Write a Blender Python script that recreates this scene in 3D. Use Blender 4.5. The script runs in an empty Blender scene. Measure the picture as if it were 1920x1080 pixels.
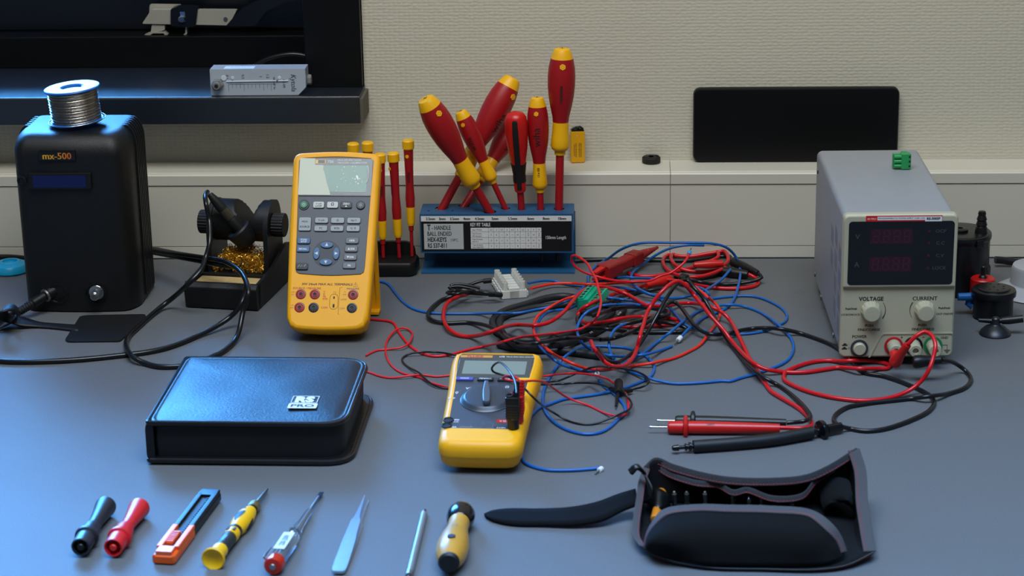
import bpy, bmesh, math, random
from mathutils import Vector, Matrix, Euler
import numpy as np
random.seed(7)
PI = math.pi
SC = bpy.context.scene
COL = SC.collection

# ------------------------------------------------------------------ camera, world, lights, exposure
FPX, PITCH, YAW, ROLL = 4171.0, .3126, -.0567, -.0181
CAM = Vector((0, -2.4272, .7496))
FW = Vector((math.sin(YAW)*math.cos(PITCH), math.cos(YAW)*math.cos(PITCH), -math.sin(PITCH)))
R0 = Vector((math.cos(YAW), -math.sin(YAW), 0)); U0 = R0.cross(FW)
RT = R0*math.cos(ROLL)+U0*math.sin(ROLL); UP = -R0*math.sin(ROLL)+U0*math.cos(ROLL)
cd = bpy.data.cameras.new('camera'); cam = bpy.data.objects.new('camera', cd); COL.objects.link(cam)
cam.matrix_world = Matrix(((RT.x, UP.x, -FW.x, CAM.x), (RT.y, UP.y, -FW.y, CAM.y), (RT.z, UP.z, -FW.z, CAM.z), (0, 0, 0, 1)))
cd.sensor_width = 36; cd.lens = FPX/1920*36; cd.clip_start = .05; cd.clip_end = 60
cd.dof.use_dof = True; cd.dof.focus_distance = 2.33; cd.dof.aperture_fstop = 13
SC.camera = cam
SC.view_settings.view_transform = 'Standard'; SC.view_settings.look = 'None'
SC.view_settings.gamma = 1; SC.view_settings.exposure = 0.0; SC.view_settings.use_curve_mapping = False
w = bpy.data.worlds.new('room_air'); SC.world = w; w.use_nodes = True
w.node_tree.nodes['Background'].inputs[0].default_value = (.80, .90, 1.0, 1)
w.node_tree.nodes['Background'].inputs[1].default_value = .10
def area(name, loc, target, sx, sy, power, col):
    l = bpy.data.lights.new(name, 'AREA'); l.shape = 'RECTANGLE'; l.size = sx; l.size_y = sy; l.energy = power; l.color = col
    o = bpy.data.objects.new(name, l); COL.objects.link(o); o.location = loc
    o.rotation_euler = (Vector(target)-Vector(loc)).to_track_quat('-Z', 'Y').to_euler(); return o
area('window_daylight', (-1.35, .92, 1.15), (.55, -1.3, .0), 1.3, 1.5, 490, (.085, .38, 1.0))
area('ceiling_lamp', (-.1, -1.15, 1.9), (.0, -.35, .1), 1.5, .9, 35, (1.0, .98, .88))
fill_ = area('added_blue_fill', (.35, -1.30, 1.75), (.35, -1.28, 0), 1.9, .8, 17, (.08, .42, 1.0)); fill_.data.spread = 1.35   # added blue fill over the front of the bench, no real source

# ------------------------------------------------------------------ pixel rays into the place
def ray(u, v): return FW+RT*((u-960)/FPX)-UP*((v-540)/FPX)
def at(u, v, z=0.0):
    d = ray(u, v); return CAM+d*((z-CAM.z)/d.z)
def aty(u, v, y):
    d = ray(u, v); return CAM+d*((y-CAM.y)/d.y)

# ------------------------------------------------------------------ materials
def lin(c):
    c = c/255.0; return c/12.92 if c <= .04045 else ((c+.055)/1.055)**2.4
def rgb(h):
    h = h.lstrip('#'); return tuple(lin(int(h[i:i+2], 16)) for i in (0, 2, 4))
MATS = {}
def mat(name, col, rough=.5, metal=0.0, spec=.5, bump=0.0, bscale=300, vary=.06, vscale=40, trans=0.0, coat=0.0, alpha=1.0, emit=None, sheen=0.0, ior=None, sss=0.0):
    if name in MATS: return MATS[name]
    m = bpy.data.materials.new(name); m.use_nodes = True; nt = m.node_tree; b = nt.nodes['Principled BSDF']
    c = rgb(col) if isinstance(col, str) else col
    tc = nt.nodes.new('ShaderNodeTexCoord')
    n = nt.nodes.new('ShaderNodeTexNoise'); n.inputs['Scale'].default_value = vscale; n.inputs['Detail'].default_value = 3
    nt.links.new(tc.outputs['Object'], n.inputs['Vector'])
    mx = nt.nodes.new('ShaderNodeMix'); mx.data_type = 'RGBA'
    mx.inputs[6].default_value = (*[max(0, x*(1-vary)) for x in c], 1); mx.inputs[7].default_value = (*[min(1, x*(1+vary)) for x in c], 1)
    nt.links.new(n.outputs['Fac'], mx.inputs[0]); nt.links.new(mx.outputs[2], b.inputs['Base Color'])
    b.inputs['Roughness'].default_value = rough; b.inputs['Metallic'].default_value = metal
    b.inputs['Specular IOR Level'].default_value = spec; b.inputs['Transmission Weight'].default_value = trans
    b.inputs['Coat Weight'].default_value = coat; b.inputs['Coat Roughness'].default_value = .10
    b.inputs['Alpha'].default_value = alpha; b.inputs['Sheen Weight'].default_value = sheen
    if ior: b.inputs['IOR'].default_value = ior
    if sss: b.inputs['Subsurface Weight'].default_value = sss; b.inputs['Subsurface Scale'].default_value = .004
    if bump:
        n2 = nt.nodes.new('ShaderNodeTexNoise'); n2.inputs['Scale'].default_value = bscale; n2.inputs['Detail'].default_value = 4
        nt.links.new(tc.outputs['Object'], n2.inputs['Vector'])
        bp = nt.nodes.new('ShaderNodeBump'); bp.inputs['Strength'].default_value = bump; bp.inputs['Distance'].default_value = .0006
        nt.links.new(n2.outputs['Fac'], bp.inputs['Height']); nt.links.new(bp.outputs[0], b.inputs['Normal'])
    if emit:
        b.inputs['Emission Color'].default_value = (*emit[0], 1); b.inputs['Emission Strength'].default_value = emit[1]
    MATS[name] = m; return m

M_black = mat('black_plastic', '#070809', .42, bump=.15, bscale=900)
M_blackg = mat('black_gloss_plastic', '#0c0d10', .2)
M_blackr = mat('black_rubber', '#08090b', .55, bump=.1, bscale=700)
M_station = mat('charcoal_textured_enclosure', '#08090c', .45, bump=.5, bscale=1500)
M_wire_k = mat('black_wire_insulation', '#101114', .3)
M_wire_r = mat('red_test_lead_insulation', '#c60d18', .3)
M_wire_r2 = mat('thin_red_insulation', '#e01422', .35)
M_wire_o = mat('orange_red_insulation', '#ea2a17', .35)
M_wire_b = mat('blue_insulation', '#0a5ca6', .35)
M_hose = mat('grey_black_hose_rubber', '#1e1f21', .5, bump=.1)
M_yel = mat('yellow_holster_rubber', '#f7ac00', .5, bump=.12, bscale=800)
M_yel2 = mat('yellow_handle_plastic', '#f2b400', .42)
M_red = mat('red_handle_plastic', '#9e0c13', .42, bump=.08)
M_redb = mat('bright_red_plastic', '#c4140f', .35)
M_white = mat('white_ink', '#d8d8d6', .5)
M_ink = mat('black_ink', '#17171a', .6)
M_redink = mat('red_ink', '#c0281c', .6)
M_chrome = mat('bright_steel', '#c9ccd0', .18, metal=1)
M_steel = mat('brushed_steel', '#9a9a98', .35, metal=1)
M_blue = mat('blue_painted_steel', '#1b5079', .42, bump=.1)
M_cream = mat('cream_moulded_plastic', '#aca58a', .42)
M_case = mat('grey_painted_case', '#8e9093', .42, bump=.2, bscale=1200)
M_panel = mat('dark_grey_keypad', '#4c5058', .45, bump=.1)
M_fr = mat('black_window_frame', '#030508', .4, spec=.3)
M_frg = mat('anthracite_lacquer', '#080d16', .3)

# ------------------------------------------------------------------ mesh building (authored in millimetres)
def rrect(w, h, r, n=5, cx=0, cy=0):
    r = max(min(r, w/2-1e-4, h/2-1e-4), 1e-3); p = []
    for k, (sx, sy) in enumerate(((1, 1), (-1, 1), (-1, -1), (1, -1))):
        for i in range(n+1):
            a = PI/2*(k+i/n)
            p.append((cx+sx*(w/2-r)+r*math.cos(a), cy+sy*(h/2-r)+r*math.sin(a)))
    return p
def ell(a, b, n=28, cx=0, cy=0): return [(cx+a*math.cos(2*PI*i/n), cy+b*math.sin(2*PI*i/n)) for i in range(n)]
def offset(o, d):
    if abs(d) < 1e-9: return list(o)
    n = len(o); r = []
    for i in range(n):
        p0, p1, p2 = o[i-1], o[i], o[(i+1) % n]
        a = (p1[0]-p0[0], p1[1]-p0[1]); b = (p2[0]-p1[0], p2[1]-p1[1])
        la = math.hypot(*a) or 1e-9; lb = math.hypot(*b) or 1e-9
        n1 = (-a[1]/la, a[0]/la); n2 = (-b[1]/lb, b[0]/lb)
        m = (n1[0]+n2[0], n1[1]+n2[1]); l = math.hypot(*m) or 1e-9
        c = max(.5, (m[0]*n1[0]+m[1]*n1[1])/l)
        r.append((p1[0]+m[0]/l*d/c, p1[1]+m[1]/l*d/c))
    return r
def smooth_loop(pts, k=6):
    n = len(pts); out = []
    for i in range(n):
        p0, p1, p2, p3 = [Vector(pts[(i+j-1) % n]) for j in range(4)]
        for s in range(k):
            t = s/k
            out.append(tuple(.5*((2*p1)+(p2-p0)*t+(2*p0-5*p1+4*p2-p3)*t*t+(3*p1-p0-3*p2+p3)*t**3)))
    return out
def round_poly(pts, r, n=4):
    """polygon with its corners rounded; r one radius or one per corner"""
    out = []; N = len(pts)
    for i in range(N):
        p0, p1, p2 = Vector(pts[i-1]), Vector(pts[i]), Vector(pts[(i+1) % N])
        a = (p0-p1); b = (p2-p1); rr = r[i] if isinstance(r, (list, tuple)) else r
        d = min(rr, a.length*.45, b.length*.45); A = p1+a.normalized()*d; B = p1+b.normalized()*d
        for k in range(n+1):
            t = k/n; out.append(tuple((1-t)**2*A+2*t*(1-t)*p1+t*t*B))
    return out
def spline(pts, step=None, k=8):
    P = [Vector(p) for p in pts]
    if len(P) < 3: return P
    P = [P[0]*2-P[1]]+P+[P[-1]*2-P[-2]]; out = []
    for i in range(1, len(P)-2):
        p0, p1, p2, p3 = P[i-1:i+3]
        t0 = 0; t1 = max((p1-p0).length, 1e-9)**.5; t2 = t1+max((p2-p1).length, 1e-9)**.5; t3 = t2+max((p3-p2).length, 1e-9)**.5
        kk = k if step is None else max(2, int((p2-p1).length/step))
        for s in range(kk):
            t = t1+(t2-t1)*s/kk
            A1 = p0*((t1-t)/(t1-t0))+p1*((t-t0)/(t1-t0)); A2 = p1*((t2-t)/(t2-t1))+p2*((t-t1)/(t2-t1)); A3 = p2*((t3-t)/(t3-t2))+p3*((t-t2)/(t3-t2))
            B1 = A1*((t2-t)/(t2-t0))+A2*((t-t0)/(t2-t0)); B2 = A2*((t3-t)/(t3-t1))+A3*((t-t1)/(t3-t1))
            out.append(B1*((t2-t)/(t2-t1))+B2*((t-t1)/(t2-t1)))
    out.append(P[-2]); return out
TEXTS = {}
def text_geo(s, cond=1.0, bold=0.0):
    if any(ch in 'MWNmwn' for ch in s): bold = 0.0
    key = (s, bold)
    if key not in TEXTS:
        c = bpy.data.curves.new('t', 'FONT'); c.body = s; c.size = 1; c.offset = bold; c.resolution_u = 2
        c.align_x = 'CENTER'; o = bpy.data.objects.new('t', c); COL.objects.link(o)
        me = bpy.data.meshes.new_from_object(o)
        TEXTS[key] = ([v.co.copy() for v in me.vertices], [tuple(p.vertices) for p in me.polygons])
        bpy.data.objects.remove(o); bpy.data.curves.remove(c); bpy.data.meshes.remove(me)
    return TEXTS[key]
def text_fine(s, bold=0.0, n=8):
    """lettering cut into narrow strips so that it can be wrapped round a grip"""
    vs, fs = text_geo(s, 1, bold); me = bpy.data.meshes.new('t'); me.from_pydata([tuple(v) for v in vs], [], fs)
    bm = bmesh.new(); bm.from_mesh(me)
    for i in range(-2, n+1): bmesh.ops.bisect_plane(bm, geom=bm.verts[:]+bm.edges[:]+bm.faces[:], plane_co=(0, i/n, 0), plane_no=(0, 1, 0))
    bm.to_mesh(me); bm.free(); r = ([v.co.copy() for v in me.vertices], [tuple(p.vertices) for p in me.polygons]); bpy.data.meshes.remove(me); return r
TR = Matrix.Translation
def RX(a): return Matrix.Rotation(a, 4, 'X')
def RY(a): return Matrix.Rotation(a, 4, 'Y')
def RZ(a): return Matrix.Rotation(a, 4, 'Z')
def FRONT(x, y, z): return TR((x, y, z)) @ RX(PI/2)      # plane facing the viewer: text x right, y up
def align(a, b):
    """matrix that puts local z along a->b with its origin at a (same unit as a, b)"""
    a, b = Vector(a), Vector(b); return TR(a) @ (b-a).to_track_quat('Z', 'Y').to_matrix().to_4x4()
class MB:
    def __init__(s, unit=.001): s.v = []; s.f = []; s.m = []; s.mats = []; s.u = unit; s.M = Matrix()
    def idx(s, m):
        if m not in s.mats: s.mats.append(m)
        return s.mats.index(m)
    def add(s, vs, fs, m, M=None):
        b = len(s.v); T = s.M @ M if M is not None else s.M; i = s.idx(m)
        s.v += [(T @ Vector(v))*s.u for v in vs]; s.f += [tuple(b+k for k in f) for f in fs]; s.m += [i]*len(fs); return s
    def loft(s, loops, m, cap0=True, cap1=True, M=None, closed=True):
        n = len(loops[0]); vs = [tuple(p) for l in loops for p in l]; fs = []
        for i in range(len(loops)-1):
            for j in range(n if closed else n-1):
                k = (j+1) % n; fs.append((i*n+j, i*n+k, (i+1)*n+k, (i+1)*n+j))
        if closed and cap0: fs.append(tuple(range(n-1, -1, -1)))
        if closed and cap1: fs.append(tuple((len(loops)-1)*n+j for j in range(n)))
        return s.add(vs, fs, m, M)
    def stack(s, outline, levels, m, M=None, caps=(True, True)):
        """outline (x,y) offset inwards by each level's inset: levels [(z, inset), ...]"""
        return s.loft([[(x, y, z) for x, y in offset(outline, d)] for z, d in levels], m, caps[0], caps[1], M)
    def prism(s, outline, z0, z1, m, bev=0, M=None, seg=2, both=True):
        lv = []
        if bev and both: lv += [(z0+bev*(1-math.cos(PI/2*i/seg)) if 0 else z0+bev*(1-math.sin(PI/2*(1-i/seg))), bev*(1-math.cos(PI/2*(1-i/seg)))) for i in range(seg)]+[(z0+bev, 0)]
        else: lv += [(z0, 0)]
        if bev: lv += [(z1-bev, 0)]+[(z1-bev*(1-math.sin(PI/2*i/seg)), bev*(1-math.cos(PI/2*i/seg))) for i in range(1, seg+1)]
        else: lv += [(z1, 0)]
        return s.stack(outline, lv, m, M)
    def box(s, x0, x1, y0, y1, z0, z1, m, bev=0, r=None, M=None, seg=2):
        w, h = x1-x0, y1-y0
        if bev <= 0 and not r:
            vs = [(x, y, z) for z in (z0, z1) for x, y in ((x0, y0), (x1, y0), (x1, y1), (x0, y1))]
            return s.add(vs, [(3, 2, 1, 0), (4, 5, 6, 7), (0, 1, 5, 4), (1, 2, 6, 5), (2, 3, 7, 6), (3, 0, 4, 7)], m, M)
        return s.prism(rrect(w, h, max(r or 0, bev), 3, (x0+x1)/2, (y0+y1)/2), z0, z1, m, bev, M, seg)
    def lathe(s, prof, m, n=28, M=None, caps=True):
        return s.loft([[(r*math.cos(2*PI*j/n), r*math.sin(2*PI*j/n), z) for j in range(n)] for r, z in prof], m, caps, caps, M)
    def cyl(s, r, z0, z1, m, bev=0, n=28, M=None, r1=None):
        r1 = r if r1 is None else r1
        p = [(r-bev, z0), (r, z0+bev), (r1, z1-bev), (r1-bev, z1)] if bev else [(r, z0), (r1, z1)]
        return s.lathe(p, m, n, M)
    def tube(s, pts, r, m, n=10, M=None, caps=True):
        P = [Vector(p) for p in pts]; N = len(P); rr = r if isinstance(r, (list, tuple)) else [r]*N; loops = []
        t = (P[1]-P[0]).normalized(); up = Vector((0, 0, 1)) if abs(t.z) < .9 else Vector((1, 0, 0))
        for i in range(N):
            t2 = (P[min(i+1, N-1)]-P[max(i-1, 0)])
            if t2.length > 1e-12: t = t2.normalized()
            sd = t.cross(up)
            if sd.length < 1e-6: sd = t.orthogonal()
            sd.normalize(); up = sd.cross(t).normalized()
            loops.append([tuple(P[i]+(sd*math.cos(2*PI*j/n)+up*math.sin(2*PI*j/n))*rr[i]) for j in range(n)])
        return s.loft(loops, m, caps, caps, M)
    def sheet(s, rows, m, M=None):
        return s.loft(rows, m, M=M, closed=False)
    def text(s, st, M, size, m, sx=1.0, bold=0.0, ital=0.0, align_='C', h=.12):
        vs, fs = text_geo(st, 1, bold)
        x0 = min((v.x for v in vs), default=0); x1 = max((v.x for v in vs), default=0)
        dx = {'C': -(x0+x1)/2, 'L': -x0, 'R': -x1}[align_]
        twice = bold > 0 and any(ch in 'MWNmwn' for ch in st)      # a second struck impression thickens the strokes
        for sh in ((-bold*.8, bold*.8) if twice else (0,)):
            s.add([((v.x+dx+sh+ital*v.y)*size*sx, (v.y-.35)*size, h+(.01 if sh > 0 else 0)) for v in vs], fs, m, M)
        return s
    def build(s, name, parent=None, smooth=True, angle=38, loc=None, solid=0, sub=0, label=None):
        me = bpy.data.meshes.new(name); me.from_pydata([tuple(v) for v in s.v], [], s.f)
        for m in s.mats: me.materials.append(m)
        me.polygons.foreach_set('material_index', s.m)
        if smooth:
            me.polygons.foreach_set('use_smooth', [True]*len(me.polygons))
        me.update()
        bm = bmesh.new(); bm.from_mesh(me); bmesh.ops.recalc_face_normals(bm, faces=bm.faces) if not solid else None; bm.to_mesh(me); bm.free()
        if smooth: me.set_sharp_from_angle(angle=math.radians(angle))
        o = bpy.data.objects.new(name, me); COL.objects.link(o)
        if parent is not None: o.parent = parent
        if loc is not None: o.location = loc
        if smooth and not solid:
            md = o.modifiers.new('weighted_normals', 'WEIGHTED_NORMAL'); md.mode = 'FACE_AREA'; md.weight = 90; md.keep_sharp = True
        if sub:
            md = o.modifiers.new('sub', 'SUBSURF'); md.levels = sub; md.render_levels = sub
        if solid:
            md = o.modifiers.new('thickness', 'SOLIDIFY'); md.thickness = solid; md.offset = 0
        if label: o['label'] = label
        return o
def tag(o, label, cat, group=None, kind=None):
    o['label'] = label; o['category'] = cat
    if group: o['group'] = group
    if kind: o['kind'] = kind
    return o
def thing(name, label, cat, loc=(0, 0, 0), rotz=0, group=None, M=None):
    o = bpy.data.objects.new(name, None); COL.objects.link(o); o.empty_display_size = .02
    if M is not None: o.matrix_world = M
    else: o.location = loc; o.rotation_euler = (0, 0, rotz)
    return tag(o, label, cat, group)
def struct(o): o['kind'] = 'structure'; return o
def centre(o):
    """moves a mesh object's origin to the middle of its base"""
    me = o.data; n = len(me.vertices); a = np.empty(n*3); me.vertices.foreach_get('co', a); a = a.reshape(-1, 3)
    c = np.array([(a[:, 0].min()+a[:, 0].max())/2, (a[:, 1].min()+a[:, 1].max())/2, a[:, 2].min()])
    me.vertices.foreach_set('co', (a-c).ravel()); o.location = Vector(c)+o.location; me.update(); return o
# ================================================================== the room
YW = .057
def wall_mat():
    m = bpy.data.materials.new('woven_texture_wallpaper'); m.use_nodes = True; nt = m.node_tree; b = nt.nodes['Principled BSDF']
    tc = nt.nodes.new('ShaderNodeTexCoord'); mp = nt.nodes.new('ShaderNodeMapping'); mp.inputs['Scale'].default_value = (175, 175, 270)
    nt.links.new(tc.outputs['Object'], mp.inputs[0])
    vo = nt.nodes.new('ShaderNodeTexVoronoi'); vo.inputs['Scale'].default_value = 1; vo.inputs['Randomness'].default_value = .28
    nt.links.new(mp.outputs[0], vo.inputs['Vector'])
    n = nt.nodes.new('ShaderNodeTexNoise'); n.inputs['Scale'].default_value = 6; nt.links.new(tc.outputs['Object'], n.inputs['Vector'])
    r = nt.nodes.new('ShaderNodeValToRGB'); r.color_ramp.elements[0].color = (*rgb('#c3bfb0'), 1); r.color_ramp.elements[1].color = (*rgb('#c9c5b7'), 1)
    nt.links.new(n.outputs['Fac'], r.inputs[0]); nt.links.new(r.outputs[0], b.inputs['Base Color'])
    bp = nt.nodes.new('ShaderNodeBump'); bp.inputs['Strength'].default_value = .6; bp.inputs['Distance'].default_value = .0011; bp.invert = True
    nt.links.new(vo.outputs['Distance'], bp.inputs['Height']); nt.links.new(bp.outputs[0], b.inputs['Normal'])
    b.inputs['Roughness'].default_value = .7; b.inputs['Specular IOR Level'].default_value = .25
    return m
M_wall = wall_mat()
M_trunk = mat('ivory_trunking_pvc', '#cbc7ba', .45, vary=.02, vscale=4)
M_floor = mat('grey_lino_floor', '#3a3c3e', .5)
def desk_mat():
    m = bpy.data.materials.new('grey_laminate'); m.use_nodes = True; nt = m.node_tree; b = nt.nodes['Principled BSDF']
    tc = nt.nodes.new('ShaderNodeTexCoord')
    n = nt.nodes.new('ShaderNodeTexNoise'); n.inputs['Scale'].default_value = 700; n.inputs['Detail'].default_value = 2; nt.links.new(tc.outputs['Object'], n.inputs['Vector'])
    n2 = nt.nodes.new('ShaderNodeTexNoise'); n2.inputs['Scale'].default_value = 5; n2.inputs['Detail'].default_value = 4; nt.links.new(tc.outputs['Object'], n2.inputs['Vector'])
    r = nt.nodes.new('ShaderNodeValToRGB'); r.color_ramp.elements[0].position = .3; r.color_ramp.elements[1].position = .7
    r.color_ramp.elements[0].color = (*rgb('#5f6061'), 1); r.color_ramp.elements[1].color = (*rgb('#676869'), 1)
    nt.links.new(n.outputs['Fac'], r.inputs[0]); last = r.outputs[0]
    for u, v, rad in ((1498, 548, .005), (1490, 664, .0075), (880, 572, .02)):            # dried drink and flux rings on the laminate
        p = at(u, v); sep = nt.nodes.new('ShaderNodeVectorMath'); sep.operation = 'DISTANCE'; sep.inputs[1].default_value = (p.x, p.y, p.z)
        nt.links.new(tc.outputs['Object'], sep.inputs[0])
        a = nt.nodes.new('ShaderNodeMath'); a.operation = 'SUBTRACT'; a.inputs[1].default_value = rad; nt.links.new(sep.outputs['Value'], a.inputs[0])
        c = nt.nodes.new('ShaderNodeMath'); c.operation = 'ABSOLUTE'; nt.links.new(a.outputs[0], c.inputs[0])
        d = nt.nodes.new('ShaderNodeMapRange'); d.inputs[1].default_value = .0003; d.inputs[2].default_value = .0011; d.inputs[3].default_value = .35 if rad < .01 else .1; d.inputs[4].default_value = 0
        nt.links.new(c.outputs[0], d.inputs[0])
        x = nt.nodes.new('ShaderNodeMix'); x.data_type = 'RGBA'; x.inputs[7].default_value = (*rgb('#4d4536'), 1)
        nt.links.new(d.outputs[0], x.inputs[0]); nt.links.new(last, x.inputs[6]); last = x.outputs[2]
    nt.links.new(last, b.inputs['Base Color'])
    q = nt.nodes.new('ShaderNodeMapRange'); q.inputs[3].default_value = .54; q.inputs[4].default_value = .64; b.inputs['Specular IOR Level'].default_value = .14; nt.links.new(n2.outputs['Fac'], q.inputs[0]); nt.links.new(q.outputs[0], b.inputs['Roughness'])
    bp = nt.nodes.new('ShaderNodeBump'); bp.inputs['Strength'].default_value = .12; bp.inputs['Distance'].default_value = .0003
    nt.links.new(n.outputs['Fac'], bp.inputs['Height']); nt.links.new(bp.outputs[0], b.inputs['Normal'])
    return m
M_desk = desk_mat()
U = MB(1)  # a builder in metres is MB(1)
mb = MB(1); mb.box(-2.2, 2.0, -3.2, .4, -.77, -.75, M_floor); struct(mb.build('floor', smooth=False))
XJ = -.306                                             # the window opening's right-hand edge
mb = MB(1)
mb.box(XJ, 2.0, YW, YW+.25, -.75, 2.4, M_wall); mb.box(-2.2, XJ, YW, YW+.25, -.75, .157, M_wall); mb.box(-2.2, XJ, YW, YW+.25, 1.62, 2.4, M_wall)
mb.box(-2.2, -1.9, YW, YW+.25, .157, 1.62, M_wall)
struct(mb.build('wall_back', smooth=False))
# cable trunking along the wall, in two lengths that meet at a visible joint
def trunk(name, x0, x1):
    pr = [(YW-.0005, .0005), (0, .0005), (0, .0132), (.0012, .0135), (.0012, .0143), (0, .0146), (0, .0858), (.0012, .0861), (.0012, .0868), (-.0012, .0872), (-.0012, .0982), (.0002, .1),
          (.004, .1), (.0045, .0992), (.007, .0992), (.0075, .1), (.011, .1), (YW-.0005, .1)]
    m = MB(1); m.loft([[(x, y, z) for y, z in pr] for x in (x0, x1)], M_trunk); struct(m.build(name, smooth=False))
xj = aty(1257, 330, 0).x
trunk('trim_1', -2.2, xj-.0003); trunk('trim_2', xj+.0003, 2.0)
# window sill, a deep dark board with a cut right-hand end
mb = MB(1); pr = round_poly([(.0, .1585), (.0, .190), (.26, .190), (.26, .1585)], [.001, .003, .001, .001], 3)
M_sill = mat('dark_blue_grey_sill', '#121923', .36, spec=1.0, bump=.25, bscale=900, vary=.12, vscale=300)
M_sillend = mat('raw_cut_board_edge', '#5a564d', .8, bump=.8, bscale=300, vary=.3, vscale=150)
xs = aty(674, 190, 0).x
mb.loft([[(x, y, z) for y, z in pr] for x in (-2.0, xs)], M_sill)
mb.box(xs, xs+.0035, .002, .060, .1588, .1862, M_sillend)
struct(mb.build('trim_3', smooth=False))
# window: frame, sash, pane, stay
zr = aty(300, 68, .157).z; ys = at(300, 57, zr).y; xr = aty(592, 60, .14).x
mb = MB(1)
mb.box(-1.9, xr, .157, .25, .19, zr, M_fr, .002)
mb.box(xr, XJ-.001, .045, .25, .19, 1.62, M_fr, .002)
mb.box(-1.9, -1.84, .157, .25, zr, 1.62, M_fr, .002); mb.box(-1.84, xr, .157, .25, 1.56, 1.62, M_fr, .002)
win = mb.build('window_1'); struct(win)
mb = MB(1)
za = zr+.001; mb.box(-1.84, xr-.012, ys, .24, za, za+.078, M_frg, .002); mb.box(xr-.062, xr-.012, ys+.001, .24, za+.078, 1.5, M_frg, .002)
mb.box(-1.84, -1.78, ys+.001, .24, za+.078, 1.5, M_frg, .002); mb.box(-1.78, xr-.062, ys+.001, .24, 1.5, 1.556, M_frg, .002)
mb.build('sash', win)
gm = bpy.data.materials.new('window_glass'); gm.use_nodes = True; nt = gm.node_tree; nt.nodes.remove(nt.nodes['Principled BSDF'])
t_ = nt.nodes.new('ShaderNodeBsdfTransparent'); g_ = nt.nodes.new('ShaderNodeBsdfGlossy'); g_.inputs['Roughness'].default_value = .02
fr = nt.nodes.new('ShaderNodeFresnel'); ms = nt.nodes.new('ShaderNodeMixShader')
nt.links.new(fr.outputs[0], ms.inputs[0]); nt.links.new(t_.outputs[0], ms.inputs[1]); nt.links.new(g_.outputs[0], ms.inputs[2]); nt.links.new(ms.outputs[0], nt.nodes['Material Output'].inputs[0])
mb = MB(1); mb.box(-1.779, xr-.063, .205, .209, za+.079, 1.499, gm); mb.build('pane', win, smooth=False)
# the steel window stay with its black sleeve
M_stay = mat('grey_zinc_plated_steel', '#b3b0a6', .42, metal=.35)
st = MB(1)
yh = ys-.022
def PX(u, v, y): p = aty(u, v, y); return (p.x, p.z)
def plate(m, pts, y0, y1, material, r=0):
    o = [PX(u, v, (y0+y1)/2) for u, v in pts]
    if r: o = round_poly(o, r)
    m.loft([[(x, y, z) for x, z in o] for y in (y0, y1)], material); return m
plate(st, [(268, 43), (285, 17), (445, 18), (430, 46)], yh-.006, yh+.004, M_stay, .002)
plate(st, [(280, 28), (281, 7), (340, 8), (342, 16), (300, 18)], yh+.006, yh+.008, M_stay, .003)
plate(st, [(284, 60), (286, 45), (310, 46), (310, 55), (304, 57)], yh-.004, yh+.004, M_stay, .001)
plate(st, [(270, 65), (286, 58), (310, 58), (316, 64), (345, 64), (349, 60), (349, 46), (352, 46), (352, 62), (347, 66), (314, 67), (308, 61), (288, 61), (280, 66)], yh-.005, yh+.005, M_stay)
o = struct(st.build('stay', win)); del o['kind']
sl = MB(1)
plate(sl, [(322, 46), (322, 15), (334, 11), (360, 11), (373, 13), (369, 47), (355, 49)], yh-.009, yh+.006, M_frg, .002)
plate(sl, [(425, 47), (440, 30), (455, 15), (480, 2), (510, -8), (560, -20), (575, -8), (530, 5), (500, 20), (480, 47)], yh-.008, yh+.006, M_frg, .002)
s_ = sl.build('sleeve', o)
sc_ = MB(1); q = aty(341, 36, yh-.010); sc_.cyl(.0042, 0, .003, M_chrome, .001, M=align(q, q+Vector((0, -1, 0)))); q = aty(423, 36, yh-.0062); sc_.cyl(.0026, 0, .0006, M_steel, M=align(q, q+Vector((0, -1, 0))))
sc_.box(q.x-.0535, q.x-.0475, yh-.0098, yh-.0092, q.z-.002, q.z+.010, M_chrome); sc_.build('screw', o)
# the workbench
wb = thing('workbench', 'grey laminate workbench top the tools lie on, pushed against the wall trunking', 'workbench', (0, -.42, -.75))
mb = MB(1); mb.box(-1.6, 1.6, -.60, .4185, .722, .75, M_desk, .002)
o = mb.build('desktop', wb)
# keep the rings in bench coordinates: the desktop's object space starts at the bench's base
o.data.transform(TR((0, -.42, -.75))); o.location = (0, .42, .75)
for x in (-1.5, 1.5):
    for y in (-.55, .35):
        mb = MB(1); mb.box(x-.03, x+.03, y-.03, y+.03, .001, .721, M_steel, .003); mb.build('leg', wb)
mb = MB(1); mb.box(-1.47, 1.47, -.57, -.53, .64, .7215, M_steel); mb.build('apron', wb)
# a black lead on the sill, running behind the flow meter into the frame
pts = spline([aty(q[0], q[1], .125) for q in ((455, 140), (478, 124), (505, 110), (545, 102), (578, 107), (598, 120))], k=8)
pts = [Vector((p.x, p.y, max(p.z, .1932))) for p in pts if p.x < xr-.004]
mb = MB(1); mb.tube(pts, .003, M_wire_k); tag(mb.build('cable'), 'black cable arching over the window sill behind the clear flow meter', 'cable')
# ================================================================== soldering corner
def place(u, v, z=0.0): p = at(u, v, z); return (p.x, p.y, z)
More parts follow.
